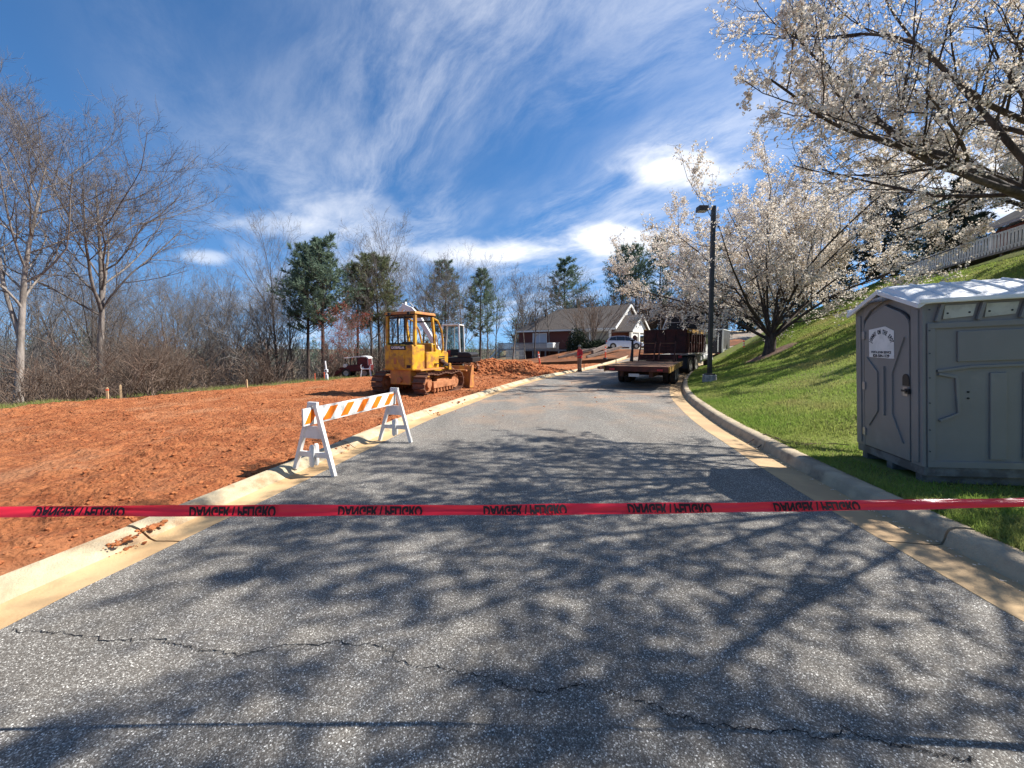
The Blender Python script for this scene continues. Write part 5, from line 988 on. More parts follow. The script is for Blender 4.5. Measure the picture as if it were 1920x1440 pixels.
# ------------------------------------------------------------------ flatbed trailer
M_plank = mat('muddy_planks', (.26, .14, .075), .9, (.13, .065, .04), 5, .35, .65, bump=.4, bscale=25, dirt=(.50, .26, .12), dscale=1.6, dlo=.5, dhi=.7); M_ylw = mat('worn_yellow_side', (.50, .30, .06), .8, (.16, .08, .035), 6, .42, .58); M_rusty = mat('rusty_red_steel', (.10, .028, .020), .8, (.045, .018, .014), 3, .4, .65, dirt=(.25, .11, .06), dscale=3, dlo=.6, dhi=.75)
def flatbed(loc, rz):      # origin: rear right corner on the ground; x forward, y left
    t = empty('flatbed_trailer', loc, rz); tag(t, 'low rusty flatbed trailer with muddy plank deck behind the dump truck', 'trailer'); zd = .88; Wd = 2.5; Ln_ = 6.6
    dk = empty('deck'); dk.parent = t; npl = 12
    for i in range(npl): y0 = .06 + i * (Wd - .12) / npl; MB().box(.05, Ln_, y0 + .004, y0 + (Wd - .12) / npl - .004, zd - .045, zd + random.uniform(-.006, .006)).build('plank', M_plank, dk)
    fr_ = MB().box(.0, Ln_, 0, .055, zd - .22, zd + .012).build('side_rail', M_ylw, t, bevel=.006); MB().box(.0, Ln_, Wd - .055, Wd, zd - .22, zd + .012).build('side_rail', M_ylw, t, bevel=.006); MB().box(-.06, .0495, .056, Wd - .056, zd - .20, zd + .004).build('rear_bumper', M_rusty, t, bevel=.006)
    for y_ in (.7, 1.8): MB().box(.1, Ln_ + .6, y_ - .07, y_ + .07, zd - .42, zd - .05).build('main_beam', M_rustd, t)
    for i in range(7): MB().box(.3 + i, .38 + i, .06, Wd - .06, zd - .16, zd - .05).build('cross_member', M_rustd, t)
    for x_ in (2.9, 3.9):
        MB().cyl((x_, Wd / 2, .42), 'y', .06, Wd - .5, 12).build('axle', M_rustd, t)
        for y_, hs_ in ((.14, -1), (.42, -1), (Wd - .42, 1), (Wd - .14, 1)): wheel(t, (x_, y_, .42), .42, .24, hub_side=hs_)
    MB().box(-.09, -.061, .25, .45, zd - .16, zd - .08).build('tail_lamp', M_redm, t); MB().box(-.09, -.061, Wd - .45, Wd - .25, zd - .16, zd - .08).build('tail_lamp', M_redm, t); MB().box(-.075, -.061, 1.1, 1.5, zd - .40, zd - .28).build('number_plate', M_steel, t)
    # left rear corner flared ramp foot
    MB().prism([(-.45, Wd + .02), (-.05, Wd + .25), (1.1, Wd + .25), (1.1, Wd + .002), (-.05, Wd + .002)], 'z', zd - .13, zd - .03).build('outrigger', M_rusty, t, bevel=.01)
    # two loading ramps folded upright at the front, jack at the left
    for y_ in (.75, 1.75):
        rp = empty('loading_ramp'); rp.parent = t
        for q in (-.38, .38): MB().bar((Ln_ - .75, y_ + q, zd + .02), (Ln_ + .05, y_ + q, zd + 1.02), .06, .10).build('ramp_rail', M_rusty, rp)
        for k in range(6): f = .06 + k * .175; MB().bar((Ln_ - .75 + .8 * f, y_ - .345, zd + .02 + f), (Ln_ - .75 + .8 * f, y_ + .345, zd + .02 + f), .05, .03).build('ramp_cleat', M_plank if k % 5 == 0 else M_rusty, rp)
    MB().box(Ln_ - .2, Ln_ + .05, .3, 2.2, zd + .013, zd + .35).build('headboard', M_rusty, t, bevel=.01)
    jk = MB().box(Ln_ - 1.9, Ln_ - 1.8, Wd - .30, Wd - .20, zd - .0, zd + 1.05).box(Ln_ - 1.95, Ln_ - 1.75, Wd - .35, Wd - .15, zd + 1.051, zd + 1.14).build('post_jack', M_dark, t, bevel=.01); MB().bar((Ln_ - 2.6, Wd - .30, zd + .06), (Ln_ - 1.9, Wd - .25, zd + .75), .06).build('jack_brace', M_dark, jk)
    MB().loft([[(Ln_, 1.0 + a, zd - .3 + b) for a, b in ((0, 0), (.5, 0), (.5, .2), (0, .2))], [(Ln_ + 1.4, 1.2 + a, zd - .25 + b) for a, b in ((0, 0), (.1, 0), (.1, .14), (0, .14))]]).build('drawbar', M_rustd, t); return t
flatbed((5.93, 14.4, 0), math.atan2(.885, .465))
# ------------------------------------------------------------------ dump truck
M_bed = mat('rusty_maroon_bed', (.065, .018, .015), .75, (.032, .013, .012), 2.5, .4, .65, dirt=(.12, .05, .03), dscale=2, dlo=.58, dhi=.75); M_truckw = mat('white_truck_paint', (.78, .78, .76), .4, (.68, .67, .64), 3)
def dump_truck(loc, rz):      # origin rear right corner on the ground
    t = empty('dump_truck', loc, rz); tag(t, 'dump truck with maroon steel bed and white cab parked on the right of the road', 'truck'); Wd = 2.45; Lb = 4.4; zb0, zb1 = 1.22, 2.62
    bed = empty('dump_bed'); bed.parent = t; MB().box(0.06, Lb, .06, Wd - .06, zb0, zb0 + .10).build('bed_floor', M_bed, bed)
    for y0, s in ((0, 1), (Wd - .06, -1)):
        MB().box(.06, Lb, y0, y0 + .06, zb0 + .1005, zb1).build('bed_side', M_bed, bed)
        ys = (y0 - .07, y0 - .001) if s > 0 else (y0 + .061, y0 + .13)
        for i in range(8): MB().box(.12 + i * .58, .22 + i * .58, ys[0], ys[1], zb0 + .02, zb1 - .22).build('side_rib', M_bed if i % 2 else M_rusty, bed)
        MB().box(.06, Lb, ys[0], ys[1], zb1 - .215, zb1 + .03).build('top_rail', M_ylw, bed, bevel=.01); MB().box(.06, Lb, ys[0], ys[1], zb0 - .06, zb0 + .015).build('bottom_rail', M_rim, bed, bevel=.01)
        for i in range(5): MB().box(.5 + i * .8, .56 + i * .8, ys[0] - .02, ys[0] - .001, 1.82, 1.88).build('board_pocket', M_rim, bed)
    tg = MB().box(.0, .055, .0, Wd, zb0 + .02, zb1).build('tailgate', M_bed, bed, bevel=.008)
    for y_ in np.linspace(.05, Wd - .15, 5): MB().box(-.045, -.001, y_, y_ + .09, zb0 + .03, zb1 - .03).build('tailgate_rib', M_bed, tg)
    for z_ in (zb0 + .12, 1.85, zb1 - .10): MB().box(-.040, -.0005, .145, Wd - .155, z_, z_ + .07).build('tailgate_rail', M_bed, tg)
    hd = MB().box(Lb - .06, Lb, .05, Wd - .05, zb1 + .001, 3.72).build('headboard', M_dark, bed, bevel=.01)
    for z_ in (zb1 + .62, 3.66): MB().box(Lb - .09, Lb - .061, .05, Wd - .05, z_, z_ + .05).build('headboard_rail', M_rim, hd)
    MB().box(Lb + .001, Lb + .9, .05, Wd - .05, 3.66, 3.73).build('cab_guard', M_dark, hd)
    for s, y_ in ((-1, .0), (1, Wd)): MB().bar((Lb - 1.1, y_, zb1 + .04), (Lb - .02, y_, 3.7), .05).build('tarp_arm', M_steel, bed); MB().bar((Lb - .9, y_ - s * -.09, 1.2), (Lb + .25, y_ - s * -.09, 3.5), .04).build('tarp_arm', M_rim, bed)
    for y_ in (.75, Wd - .75): MB().box(.3, 8.3, y_ - .06, y_ + .06, .75, 1.05).build('chassis_rail', M_dark, t)
    for x_ in (1.15, 2.45):
        for y_, hs_ in ((.18, -1), (.48, -1), (Wd - .48, 1), (Wd - .18, 1)): wheel(t, (x_, y_, .52), .52, .27, hub_side=hs_)
    for y_, hs_ in ((.2, -1), (Wd - .2, 1)): wheel(t, (6.0, y_, .52), .52, .30, hub_side=hs_)
    MB().box(.30, .34, .02, .72, .35, 1.0).build('mud_flap', M_black, t); MB().box(.30, .34, Wd - .72, Wd - .02, .35, 1.0).build('mud_flap', M_black, t)
    cab = MB().loft([[(x_, y_, z_) for x_, y_, z_ in ((4.75, a, .95), (6.0, a, .95), (6.05, a, 1.75), (5.75, a + (.06 if a < 1 else -.06), 2.75), (4.8, a + (.05 if a < 1 else -.05), 2.78))] for a in (.12, Wd - .12)]).build('cab', M_truckw, t, bevel=.04)
    for a, b in ((.10, .155), (Wd - .155, Wd - .10)): MB().prism([(5.0, 1.85), (5.95, 1.85), (5.72, 2.60), (5.02, 2.62)], 'y', a, b).build('cab_window', M_glass, cab)
    MB().box(4.735, 4.749, .5, Wd - .5, 1.9, 2.6).build('rear_window', M_glass, cab); MB().box(6.05, 7.6, .45, Wd - .45, .95, 1.75).build('hood', M_truckw, t, bevel=.06)
    for y_ in (-.02, Wd - .33): MB().prism([(5.45, .75), (5.55, 1.02), (5.75, 1.14), (6.25, 1.14), (6.5, 1.0), (6.7, .7), (6.62, .66), (6.42, .92), (6.22, 1.04), (5.8, 1.04), (5.62, .92), (5.55, .7)], 'y', y_, y_ + .35).build('fender', M_truckw, t)
    MB().cyl((4.35, .22, .92), 'x', .28, 1.0, 18).build('fuel_tank', M_truckw, t, bevel=.02); MB().box(3.55, 3.75, .05, .12, .75, 1.15).build('mud_guard_stay', M_truckw, t)
    MB().tube([(5.9, .1, 2.2), (5.95, -.22, 2.25), (5.95, -.22, 2.75), (5.9, .1, 2.7)], .018, 6).box(5.93, 5.97, -.32, -.14, 2.25, 2.72).build('mirror', M_truckw, t); MB().tube([(5.9, Wd - .1, 2.2), (5.95, Wd + .22, 2.25), (5.95, Wd + .22, 2.75), (5.9, Wd - .1, 2.7)], .018, 6).box(5.93, 5.97, Wd + .14, Wd + .32, 2.25, 2.72).build('mirror', M_truckw, t)
    for y_ in (.3, Wd - .5): MB().box(.20, .26, y_, y_ + .2, .95, 1.1).build('tail_lamp', M_redm, t)
    return t
tx, ty = 9.98, 22.0; dump_truck((tx, ty, float(zb(tx + 1.5, ty + 2.5))), math.atan2(.777, .63))
# ------------------------------------------------------------------ enclosed cargo trailer
M_trg = mat('charcoal_trailer_skin', (.085, .082, .080), .4, (.12, .115, .11), 3); M_trd = mat('dark_trailer_door', (.020, .020, .028), .45); M_alu = mat('bare_aluminium', (.60, .60, .58), .35, metal=.6)
def cargo_trailer(loc, rz):
    t = empty('enclosed_trailer', loc, rz); tag(t, 'small charcoal enclosed trailer with white roof edge behind the dump truck', 'trailer'); Wd, Lc, z0, z1 = 1.9, 3.6, .48, 2.35
    MB().box(0, Lc, 0, Wd, z0, z1).build('body', M_trg, t, bevel=.015); dr = MB().box(-.03, -.001, .10, Wd - .10, z0 + .06, z1 - .12).build('rear_door', M_trd, t, bevel=.008); MB().box(-.05, -.031, Wd * .16, Wd * .20, z0 + .15, z1 - .2).build('lock_bar', M_alu, dr)
    for y_ in (.02, Wd - .08): MB().box(-.025, -.0011, y_, y_ + .06, z0, z1).build('door_frame', M_alu, t)
    MB().box(-.05, Lc + .03, -.03, Wd + .03, z1 + .001, z1 + .07).build('roof', M_truckw, t, bevel=.02); MB().box(1.3, 1.75, .7, 1.15, z1 + .071, z1 + .16, .04).build('roof_vent', M_truckw, t)
    MB().box(.9, 2.4, -.22, -.001, .78, .83).build('mudguard', M_alu, t, bevel=.01); MB().box(.02, Lc, -.012, -.001, z0, z0 + .38).build('stone_guard', M_alu, t); MB().box(-.02, .02, -.02, .03, z0, z1).build('corner_trim', M_truckw, t)
    for i in range(7): MB().box(.4 + i * .5, .41 + i * .5, -.006, -.0012, z0 + .39, z1 - .02).build('side_seam', M_trd, t)
    for x_ in (1.3, 2.0):
        for y_, hs_ in ((-.11, -1), (Wd + .11, 1)): wheel(t, (x_, y_, .34), .34, .2, hub_side=hs_, rimc=M_chrome)
    MB().box(Lc, Lc + 1.1, Wd / 2 - .05, Wd / 2 + .05, z0 - .1, z0).build('drawbar', M_dark, t); MB().box(-.06, -.031, .2, .34, z0 + .0, z0 + .05).build('tail_lamp', M_redm, t)
ex_, ey_ = 16.55, 30.2; cargo_trailer((ex_, ey_, float(zb(ex_ - .2, ey_ + 1)) + .02), math.atan2(.80, .60))
# ------------------------------------------------------------------ parked car
M_car = mat('silver_blue_paint', (.50, .55, .66), .3, spec=.6); M_wind = mat('car_glass', (.015, .018, .022), .06, spec=.7); M_led = mat('lamp_red', (.40, .02, .02), .3); M_hl = mat('lamp_clear', (.7, .7, .7), .15)
def car(loc, rz):
    c = empty('parked_car', loc, rz); tag(c, 'silver-blue hatchback parked in front of the house porch', 'car'); hw = .87
    st = [(-2.15, .45, .80, .70), (-2.05, .30, .98, .80), (-1.4, .24, .98, .87), (0, .22, .96, .88), (1.0, .22, .94, .87), (1.7, .25, .86, .82), (2.12, .32, .72, .68), (2.2, .42, .60, .60)]
    rings = [[(x, -w * .94, z0), (x, -w, z0 + .15), (x, -w, (z0 + z1) / 2 + .1), (x, -w * .93, z1), (x, w * .93, z1), (x, w, (z0 + z1) / 2 + .1), (x, w, z0 + .15), (x, w * .94, z0)] for x, z0, z1, w in st]; body = MB().loft(rings).build('body', M_car, c, smooth=True)
    gp = [(-2.02, .97), (-1.70, 1.40), (-1.0, 1.53), (-.1, 1.55), (.55, 1.42), (1.32, .95)]; gr = []
    for a, b in gp: w = .82 - (b - .95) * .36; gr.append([(a, -w, .9), (a, -w, b), (a, w, b), (a, w, .9)])
    MB().loft(gr).build('roof', M_car, c, smooth=True)
    def sidep(poly, nm):
        for s in (-1, 1): MB().add([(a, s * (.835 - (b - .95) * .36), b) for a, b in poly], [tuple(range(len(poly)))]).build(nm, M_wind, c)
    sidep([(-1.82, 1.03), (-.98, 1.01), (-.98, 1.46), (-1.55, 1.36)], 'rear_side_window'); sidep([(-.93, 1.01), (.02, .99), (.02, 1.47), (-.93, 1.465)], 'window'); sidep([(.07, .99), (1.02, .99), (.50, 1.36), (.07, 1.465)], 'window')
    MB().add([(.60, -.64, 1.40), (.60, .64, 1.40), (1.33, .74, .985), (1.33, -.74, .985)], [(0, 1, 2, 3)]).build('windscreen', M_wind, c); MB().add([(-1.73, -.62, 1.38), (-1.73, .62, 1.38), (-2.06, .70, 1.02), (-2.06, -.70, 1.02)], [(0, 1, 2, 3)]).build('rear_window', M_wind, c)
    for s in (-1, 1):
        for x in (-1.32, 1.33): MB().cyl((x, s * .80, .33), 'y', .37, .16, 24).build('wheel_arch', M_black, c); wheel(c, (x, s * .80, .32), .32, .20, hub_side=s)
        MB().box(.62, .80, s * .86, s * 1.02, 1.0, 1.12).build('door_mirror', M_car, c, bevel=.03); MB().box(-2.12, -1.95, s * .72 - .06, s * .72 + .06, .78, .98).build('tail_lamp', M_led, c); MB().box(2.0, 2.16, s * .60 - .12, s * .60 + .12, .60, .70).build('headlight', M_hl, c)
        for x in (-.55, .45): MB().box(x, x + .2, s * .885 - .01, s * .885 + .012, .82, .85).build('door_handle', M_car, c)
carx = (1169 - 960) / FPX * 46; car_z = at(1169, 654, 46).z; car((carx, 46, car_z), R_(-8))
# pad the car stands on, and sloping walkway edges below it
M_pad = mat('driveway_concrete', (.55, .50, .43), .9, (.44, .39, .33), 1.5, bump=.2, bscale=30); M_timb = mat('grey_timber', (.26, .20, .16), .9, (.16, .12, .10), 3, stretch=(.3, 3, 3))
kind(MB().box(carx - 5.2, carx + 9, 43.6, 51.2, car_z - 1.6, car_z - .012).build('driveway', M_pad), 'structure')
bank = []
M_bank = mat('bank_soil', (.20, .085, .045), .95, (.12, .06, .035), 1.5, .35, .65, bump=.8, bscale=12, spec=.1, dirt=(.30, .12, .05), dscale=.6)
for i in range(26):
    x = carx - 14 + i * 1.0; t = ss(x, carx - 12.5, carx - 4.5); top = .25 + (car_z - .25) * float(t); bank.append([(x, 43.55, top - .05), (x, 41.2, float(zb(x, 41)) + .10 + .45 * (top - .2) * .35), (x, 38.2, float(zb(x, 38)) + .05), (x, 38.2, -.6), (x, 43.55, -.6)])
kind(MB().loft(bank).build('earth_bank', M_bank, smooth=True), 'structure')
def beam(p, q, w, label): o = MB().bar(p, q, w, w * 1.2).build('timber_edging', M_timb, bevel=.01); tag(o, label, 'edging', 'timber edgings on the bank below the house')
beam((5.0, 41.4, .45), (9.3, 42.6, 1.45), .22, 'long grey timber edging climbing the bank below the deck'); beam((7.7, 39.6, .55), (12.0, 42.2, 1.62), .22, 'grey timber edging climbing the bank towards the parked car'); beam((8.6, 41.2, 1.1), (10.6, 43.2, 1.75), .3, 'short thick timber edging below the crape myrtle')
# ------------------------------------------------------------------ brick house with hipped roof
M_brick = mat('dark_red_brick', (.20, .065, .045), .9, (.13, .045, .035), 14, .4, .6, bump=.3, bscale=40); M_shing = mat('grey_shingles', (.155, .125, .10), .92, (.11, .09, .075), 6, .4, .6, bump=.4, bscale=24); M_siding = mat('white_siding', (.80, .77, .70), .7); M_beige = mat('beige_wall', (.36, .32, .24), .85); M_deckw = mat('grey_deck_boards', (.34, .31, .30), .85, (.24, .22, .22), 6); M_blind = mat('white_blinds', (.52, .52, .55), .6)
a40 = R_(40); hx = Vector((math.cos(a40), -math.sin(a40), 0)); K_ = Vector((13.7, 52.0, 0)); zE = 4.15; zR = 7.55; HL, HD = 16.4, 9.0
hs_ = empty('brick_house', (K_.x, K_.y, 0), -a40); tag(hs_, 'dark red brick house with hipped grey roof and lit white gable', 'house')     # local x: along ridge (front-left at negative x), y: depth; front right corner at origin
MB().box(-HL, 0, 0, HD, -1.5, zE).build('wall', M_brick, hs_)
ov = .5; rf = MB(); rid0, rid1 = -HL + 4.6, ov
V = [(-HL - ov, -ov, zE - .1), (ov, -ov, zE - .1), (ov, HD + ov, zE - .1), (-HL - ov, HD + ov, zE - .1), (rid0, HD / 2, zR), (rid1, HD / 2, zR)]; V += [(x, y, z + .16) for x, y, z in V]
rf.add(V, [(0, 1, 5, 4), (3, 4, 5, 2), (0, 4, 3), (6, 10, 11, 7), (9, 8, 11, 10), (6, 9, 10), (0, 6, 7, 1), (2, 8, 9, 3), (3, 9, 6, 0), (1, 7, 11, 5), (5, 11, 8, 2)]); roofH = rf.build('roof', M_shing, hs_)
MB().box(-HL - ov - .02, ov - .05, -ov - .10, -ov - .001, zE - .22, zE + .02).build('gutter', M_siding, roofH)
MB().cyl((-HL + 3.4, 2.6, zE + 2.2), 'z', .17, 2.4, 12).build('flue_pipe', M_dark, roofH)
MB().prism([(-.2, zE - .1), (HD + .2, zE - .1), (HD / 2, zR - .12)], 'x', .001, .10).build('gable', M_siding, hs_)
for s in (0, 1):
    y0 = -ov if s == 0 else HD + ov; MB().bar((ov + .03, y0, zE - .06), (ov + .03, HD / 2, zR + .02), .10, .30, (0, 0, 1)).build('bargeboard', M_siding, roofH)
# porch with its own small gable in front of the gable end
pw0, pw1, px1, pz = -.1, 5.2, 2.6, 3.55; pr = empty('porch'); pr.parent = hs_
for y in (pw0 + .1, pw0 + 2.65, pw1 - .1): MB().box(px1 - .32, px1 - .02, y - .16, y + .16, .9, pz).build('column', M_siding, pr)
MB().prism([(pw0 - .35, pz), (pw1 + .35, pz), ((pw0 + pw1) / 2, 5.75)], 'x', px1 - .15, px1).build('porch_gable', M_siding, pr); MB().box(px1 - .20, px1 - .16, pw0, pw1, pz - .35, pz - .001).build('beam', M_siding, pr)
V = [(.11, pw0 - .5, pz - .02), (px1 + .3, pw0 - .5, pz - .02), (px1 + .3, (pw0 + pw1) / 2, 5.88), (.11, (pw0 + pw1) / 2, 5.88), (px1 + .3, pw1 + .5, pz - .02), (.11, pw1 + .5, pz - .02)]; V += [(x, y, z + .14) for x, y, z in V]
MB().add(V, [(0, 1, 2, 3), (3, 2, 4, 5), (6, 9, 8, 7), (9, 11, 10, 8), (0, 6, 7, 1), (1, 7, 8, 2), (2, 8, 10, 4), (4, 10, 11, 5), (5, 11, 9, 3), (3, 9, 6, 0)]).build('porch_roof', M_shing, pr)
for s in (0, 1): MB().bar((px1 + .34, pw0 - .5 if s == 0 else pw1 + .5, pz + .04), (px1 + .34, (pw0 + pw1) / 2, 5.94), .08, .24).build('bargeboard', M_siding, pr)
MB().cyl((px1 + .01, (pw0 + pw1) / 2, 4.75), 'x', .22, .04, 16).build('gable_vent', M_dark, pr)
MB().box(.102, .14, 1.6, 3.4, 1.0, 3.1).build('entrance_door', mat('brown_door', (.28, .11, .06), .6), hs_)
arch = [(pw0 + .25, pz - .36)] + [(pw0 + .25 + (2.3) * t, pz - .36 - .45 * (1 - math.sin(math.pi * t))) for t in np.linspace(0, 1, 9)] + [(pw0 + 2.55, pz - .36)]
MB().prism(arch, 'x', px1 - .19, px1 - .17).build('arch', M_siding, pr)
# recessed front porch: beige back wall, columns
MB().box(-6.4, -.5, -.06, -.002, 1.0, 3.75).build('porch_wall', M_beige, hs_); MB().box(-6.4, -.2, -.45, -.07, 3.76, 4.04).build('fascia', M_siding, hs_)
for x in (-6.2, -3.3, -.35): MB().box(x - .13, x + .13, -.46, -.20, 1.0, 3.755).build('column', M_siding, hs_)
def window(x0, x1, z0, z1, nm='window'):
    w = empty(nm); w.parent = hs_
    MB().box(x0, x1, -.05, -.001, z1 - .12, z1).box(x0, x1, -.05, -.001, z0, z0 + .12).box(x0, x0 + .12, -.05, -.001, z0 + .1201, z1 - .1201).box(x1 - .12, x1, -.05, -.001, z0 + .1201, z1 - .1201).build('frame', M_siding, w); MB().box(x0 + .1201, x1 - .1201, -.02, -.0012, z0 + .1201, z1 - .1201).build('pane', M_blind, w)
    MB().box((x0 + x1) / 2 - .03, (x0 + x1) / 2 + .03, -.035, -.0201, z0 + .1202, z1 - .1202).build('glazing_bar', M_siding, w)
window(-13.6, -10.9, 1.5, 3.75); window(-13.3, -12.1, -.35, 1.05, 'basement_window')
# deck along the front with board railing
dkz = 1.22; d0, d1, dd = -HL - 2.2, -7.0, 2.6; dk = empty('house_deck', (K_.x, K_.y, 0), -a40); tag(dk, 'grey wooden deck with board railing along the front of the brick house', 'deck')
MB().box(d0, d1, -dd, -.06, dkz - .22, dkz).build('floor', M_deckw, dk); MB().box(d0, d1, -dd - .06, -dd + .06, dkz + .96, dkz + 1.02).build('handrail', M_deckw, dk)
src = None
for i in range(62):
    x = d0 + .02 + i * (d1 - d0) / 62; w = .13
    if src is None: src = MB().box(0, w, -dd - .055, -dd - .03, dkz - .12, dkz + .955).build('railing_board', M_deckw, dk)
    else: share(src, dk)
    (src if i == 0 else dk.children[-1]).location = (x, 0, random.uniform(-.01, .01))
for x in np.linspace(d0 + .1, d1 - .1, 6): MB().box(x - .08, x + .08, -dd, -dd + .16, -1.4, dkz - .221).build('post', M_deckw, dk)
st = empty('deck_stairs', (K_.x, K_.y, 0), -a40); tag(st, 'white-sided stairs at the left end of the house deck', 'stairs')
for y in (-dd + .1, -dd + 1.2): MB().bar((d0 - 2.0, y, -.3), (d0 - .02, y, dkz + .02), .06, .26).bar((d0 - 2.0, y, .65), (d0 - .02, y, dkz + .95), .08, .10).build('stringer', M_siding, st)
for i in range(7): MB().box(d0 - 1.95 + i * .28, d0 - 1.67 + i * .28, -dd + .14, -dd + 1.16, -.25 + i * .21, -.21 + i * .21).build('tread', M_siding, st)
fn = empty('picket_fence', (1.2, 50.5, gz(1.2, 50.5)), R_(6)); tag(fn, 'low white picket fence left of the deck stairs', 'fence'); MB().box(-2.0, .4, -.02, .02, .35, .42).box(-2.0, .4, -.02, .02, .95, 1.02).build('rail', M_siding, fn)
src = MB().box(-.05, .05, -.045, -.021, -.05, 1.15).build('picket', M_siding, fn); src.location = (-1.95, 0, 0)
for i in range(1, 16): share(src, fn, (-1.95 + i * .155, 0, 0))
# white chest on the deck, bushes by the house
gb = MB().box(0, 1.1, 0, .7, 0, .55).box(-.03, 1.13, -.03, .73, .551, .70, .08).build('white_chest', M_siding, bevel=.03); gb.location = K_ + Vector((math.cos(a40) * -8.6 + math.sin(a40) * -3.4, math.sin(a40) * 8.6 + math.cos(a40) * -3.4, 1.5)); gb.rotation_euler = (0, 0, -a40); tag(gb, 'small white covered object at the right end of the deck railing', 'box')
M_bush = mat('dark_bush', (.022, .036, .018), .8, (.04, .055, .025), 6, transl=.2)
def bush(loc, rx, ry, rz_, label, seed):
    r = np.random.RandomState(seed); e = empty('bush', loc); tag(e, label, 'bush'); q = unit(r.randn(2600, 3)) * (r.rand(2600, 1) ** .4) * (1 + .3 * (r.rand(2600, 1) - .5)); q[:, 2] = np.abs(q[:, 2]); C = q * np.array([rx, ry, rz_]); V, Q = quads_at(C, .075, r, .6); mk('foliage', V, Q, m=M_bush, parent=e)
    n = 14; P = np.stack([np.zeros((n, 3)) + r.randn(n, 3) * .05, unit(r.randn(n, 3) + np.array([0, 0, 1.2])) * rz_ * .8], 1); V, Q = tubes(P, np.tile([[.03, .01]], (n, 1)), 4); mk('stems', V, Q, m=M_barkd, parent=e)
bx_ = at(1083, 650, 46.8); bush((bx_.x, 46.8, 1.0), 1.4, 1.2, 3.0, 'tall dark evergreen bush between deck and crape myrtle', 1); bx_ = at(1123, 650, 46.2); bush((bx_.x, 46.2, 1.35), 1.8, .8, 1.1, 'low dark hedge left of the parked car', 2)
# ------------------------------------------------------------------ hillside house and its long deck
M_roofg = mat('grey_roof_shingles', (.085, .078, .072), .95, (.06, .055, .052), 3, spec=.05); M_rail = mat('weathered_white_railing', (.66, .65, .64), .8, (.54, .53, .53), 4)
p0 = at(1703, 506, 25.0); p1 = at(1990, 462, 15.6); dv = Vector((p1.x - p0.x, p1.y - p0.y, 0)); DL = dv.length; zdk = 6.35
hd = empty('hillside_deck', (p0.x, p0.y, zdk), math.atan2(dv.y, dv.x)); tag(hd, 'long raised deck with pale slatted railing above the toilet roof', 'deck')
MB().box(0, DL, -.05, 2.6, -.30, -.10).build('floor', M_deckw, hd); MB().box(-.03, DL, -.06, .05, .62, .68).build('handrail', M_rail, hd); MB().box(-.03, DL, -.05, .03, -.099, -.02).build('bottom_rail', M_rail, hd)
src = MB().box(0, .10, -.085, -.061, -.22, .66).build('railing_slat', M_rail, hd)
for i in range(1, int(DL / .19)): share(src, hd, (i * .19, 0, 0))
for x in np.arange(.3, DL, 2.2): MB().box(x, x + .12, .1, .22, -3.4, -.301).build('post', M_deckw, hd)
hh = empty('hillside_house', (p0.x, p0.y, zdk), math.atan2(dv.y, dv.x)); tag(hh, 'brick house with low grey roof on the hill at the right edge', 'house')
HX0, HX1 = 2.2, DL + 6; MB().box(HX0, HX1, 2.7, 9.5, -3.0, 1.8).build('wall', M_brick, hh)
V = [(HX0 - .7, 1.9, 1.66), (HX1, 1.9, 1.66), (HX1, 6.2, 4.3), (HX0 - .7, 6.2, 4.3), (HX1, 10.3, 1.66), (HX0 - .7, 10.3, 1.66)]; V += [(x, y, z + .15) for x, y, z in V]
rfh = MB().add(V, [(0, 1, 2, 3), (3, 2, 4, 5), (6, 9, 8, 7), (9, 11, 10, 8), (0, 6, 7, 1), (1, 7, 8, 2), (2, 8, 10, 4), (4, 10, 11, 5), (5, 11, 9, 3), (3, 9, 6, 0)]).build('roof', M_roofg, hh)
MB().box(HX0 - .7, HX1, 1.80, 1.899, 1.64, 1.76).build('gutter', M_deckw, rfh); MB().prism([(2.7, 1.8), (9.5, 1.8), (6.2, 4.0)], 'x', HX0 - .02, HX0 + .04).build('gable', M_siding, hh)
for x in (HX0 + 1.0, HX0 + 4.2): w_ = MB().box(x, x + 1.9, 2.62, 2.699, .3, 1.5).build('window_frame', M_siding, hh); MB().box(x + .12, x + 1.78, 2.60, 2.6195, .4, 1.4).build('pane', M_glass, w_)
for x in (HX0 + .05, HX0 + 3.4): MB().box(x, x + .14, 2.45, 2.59, -.1, 1.65).build('porch_post', M_siding, hh)
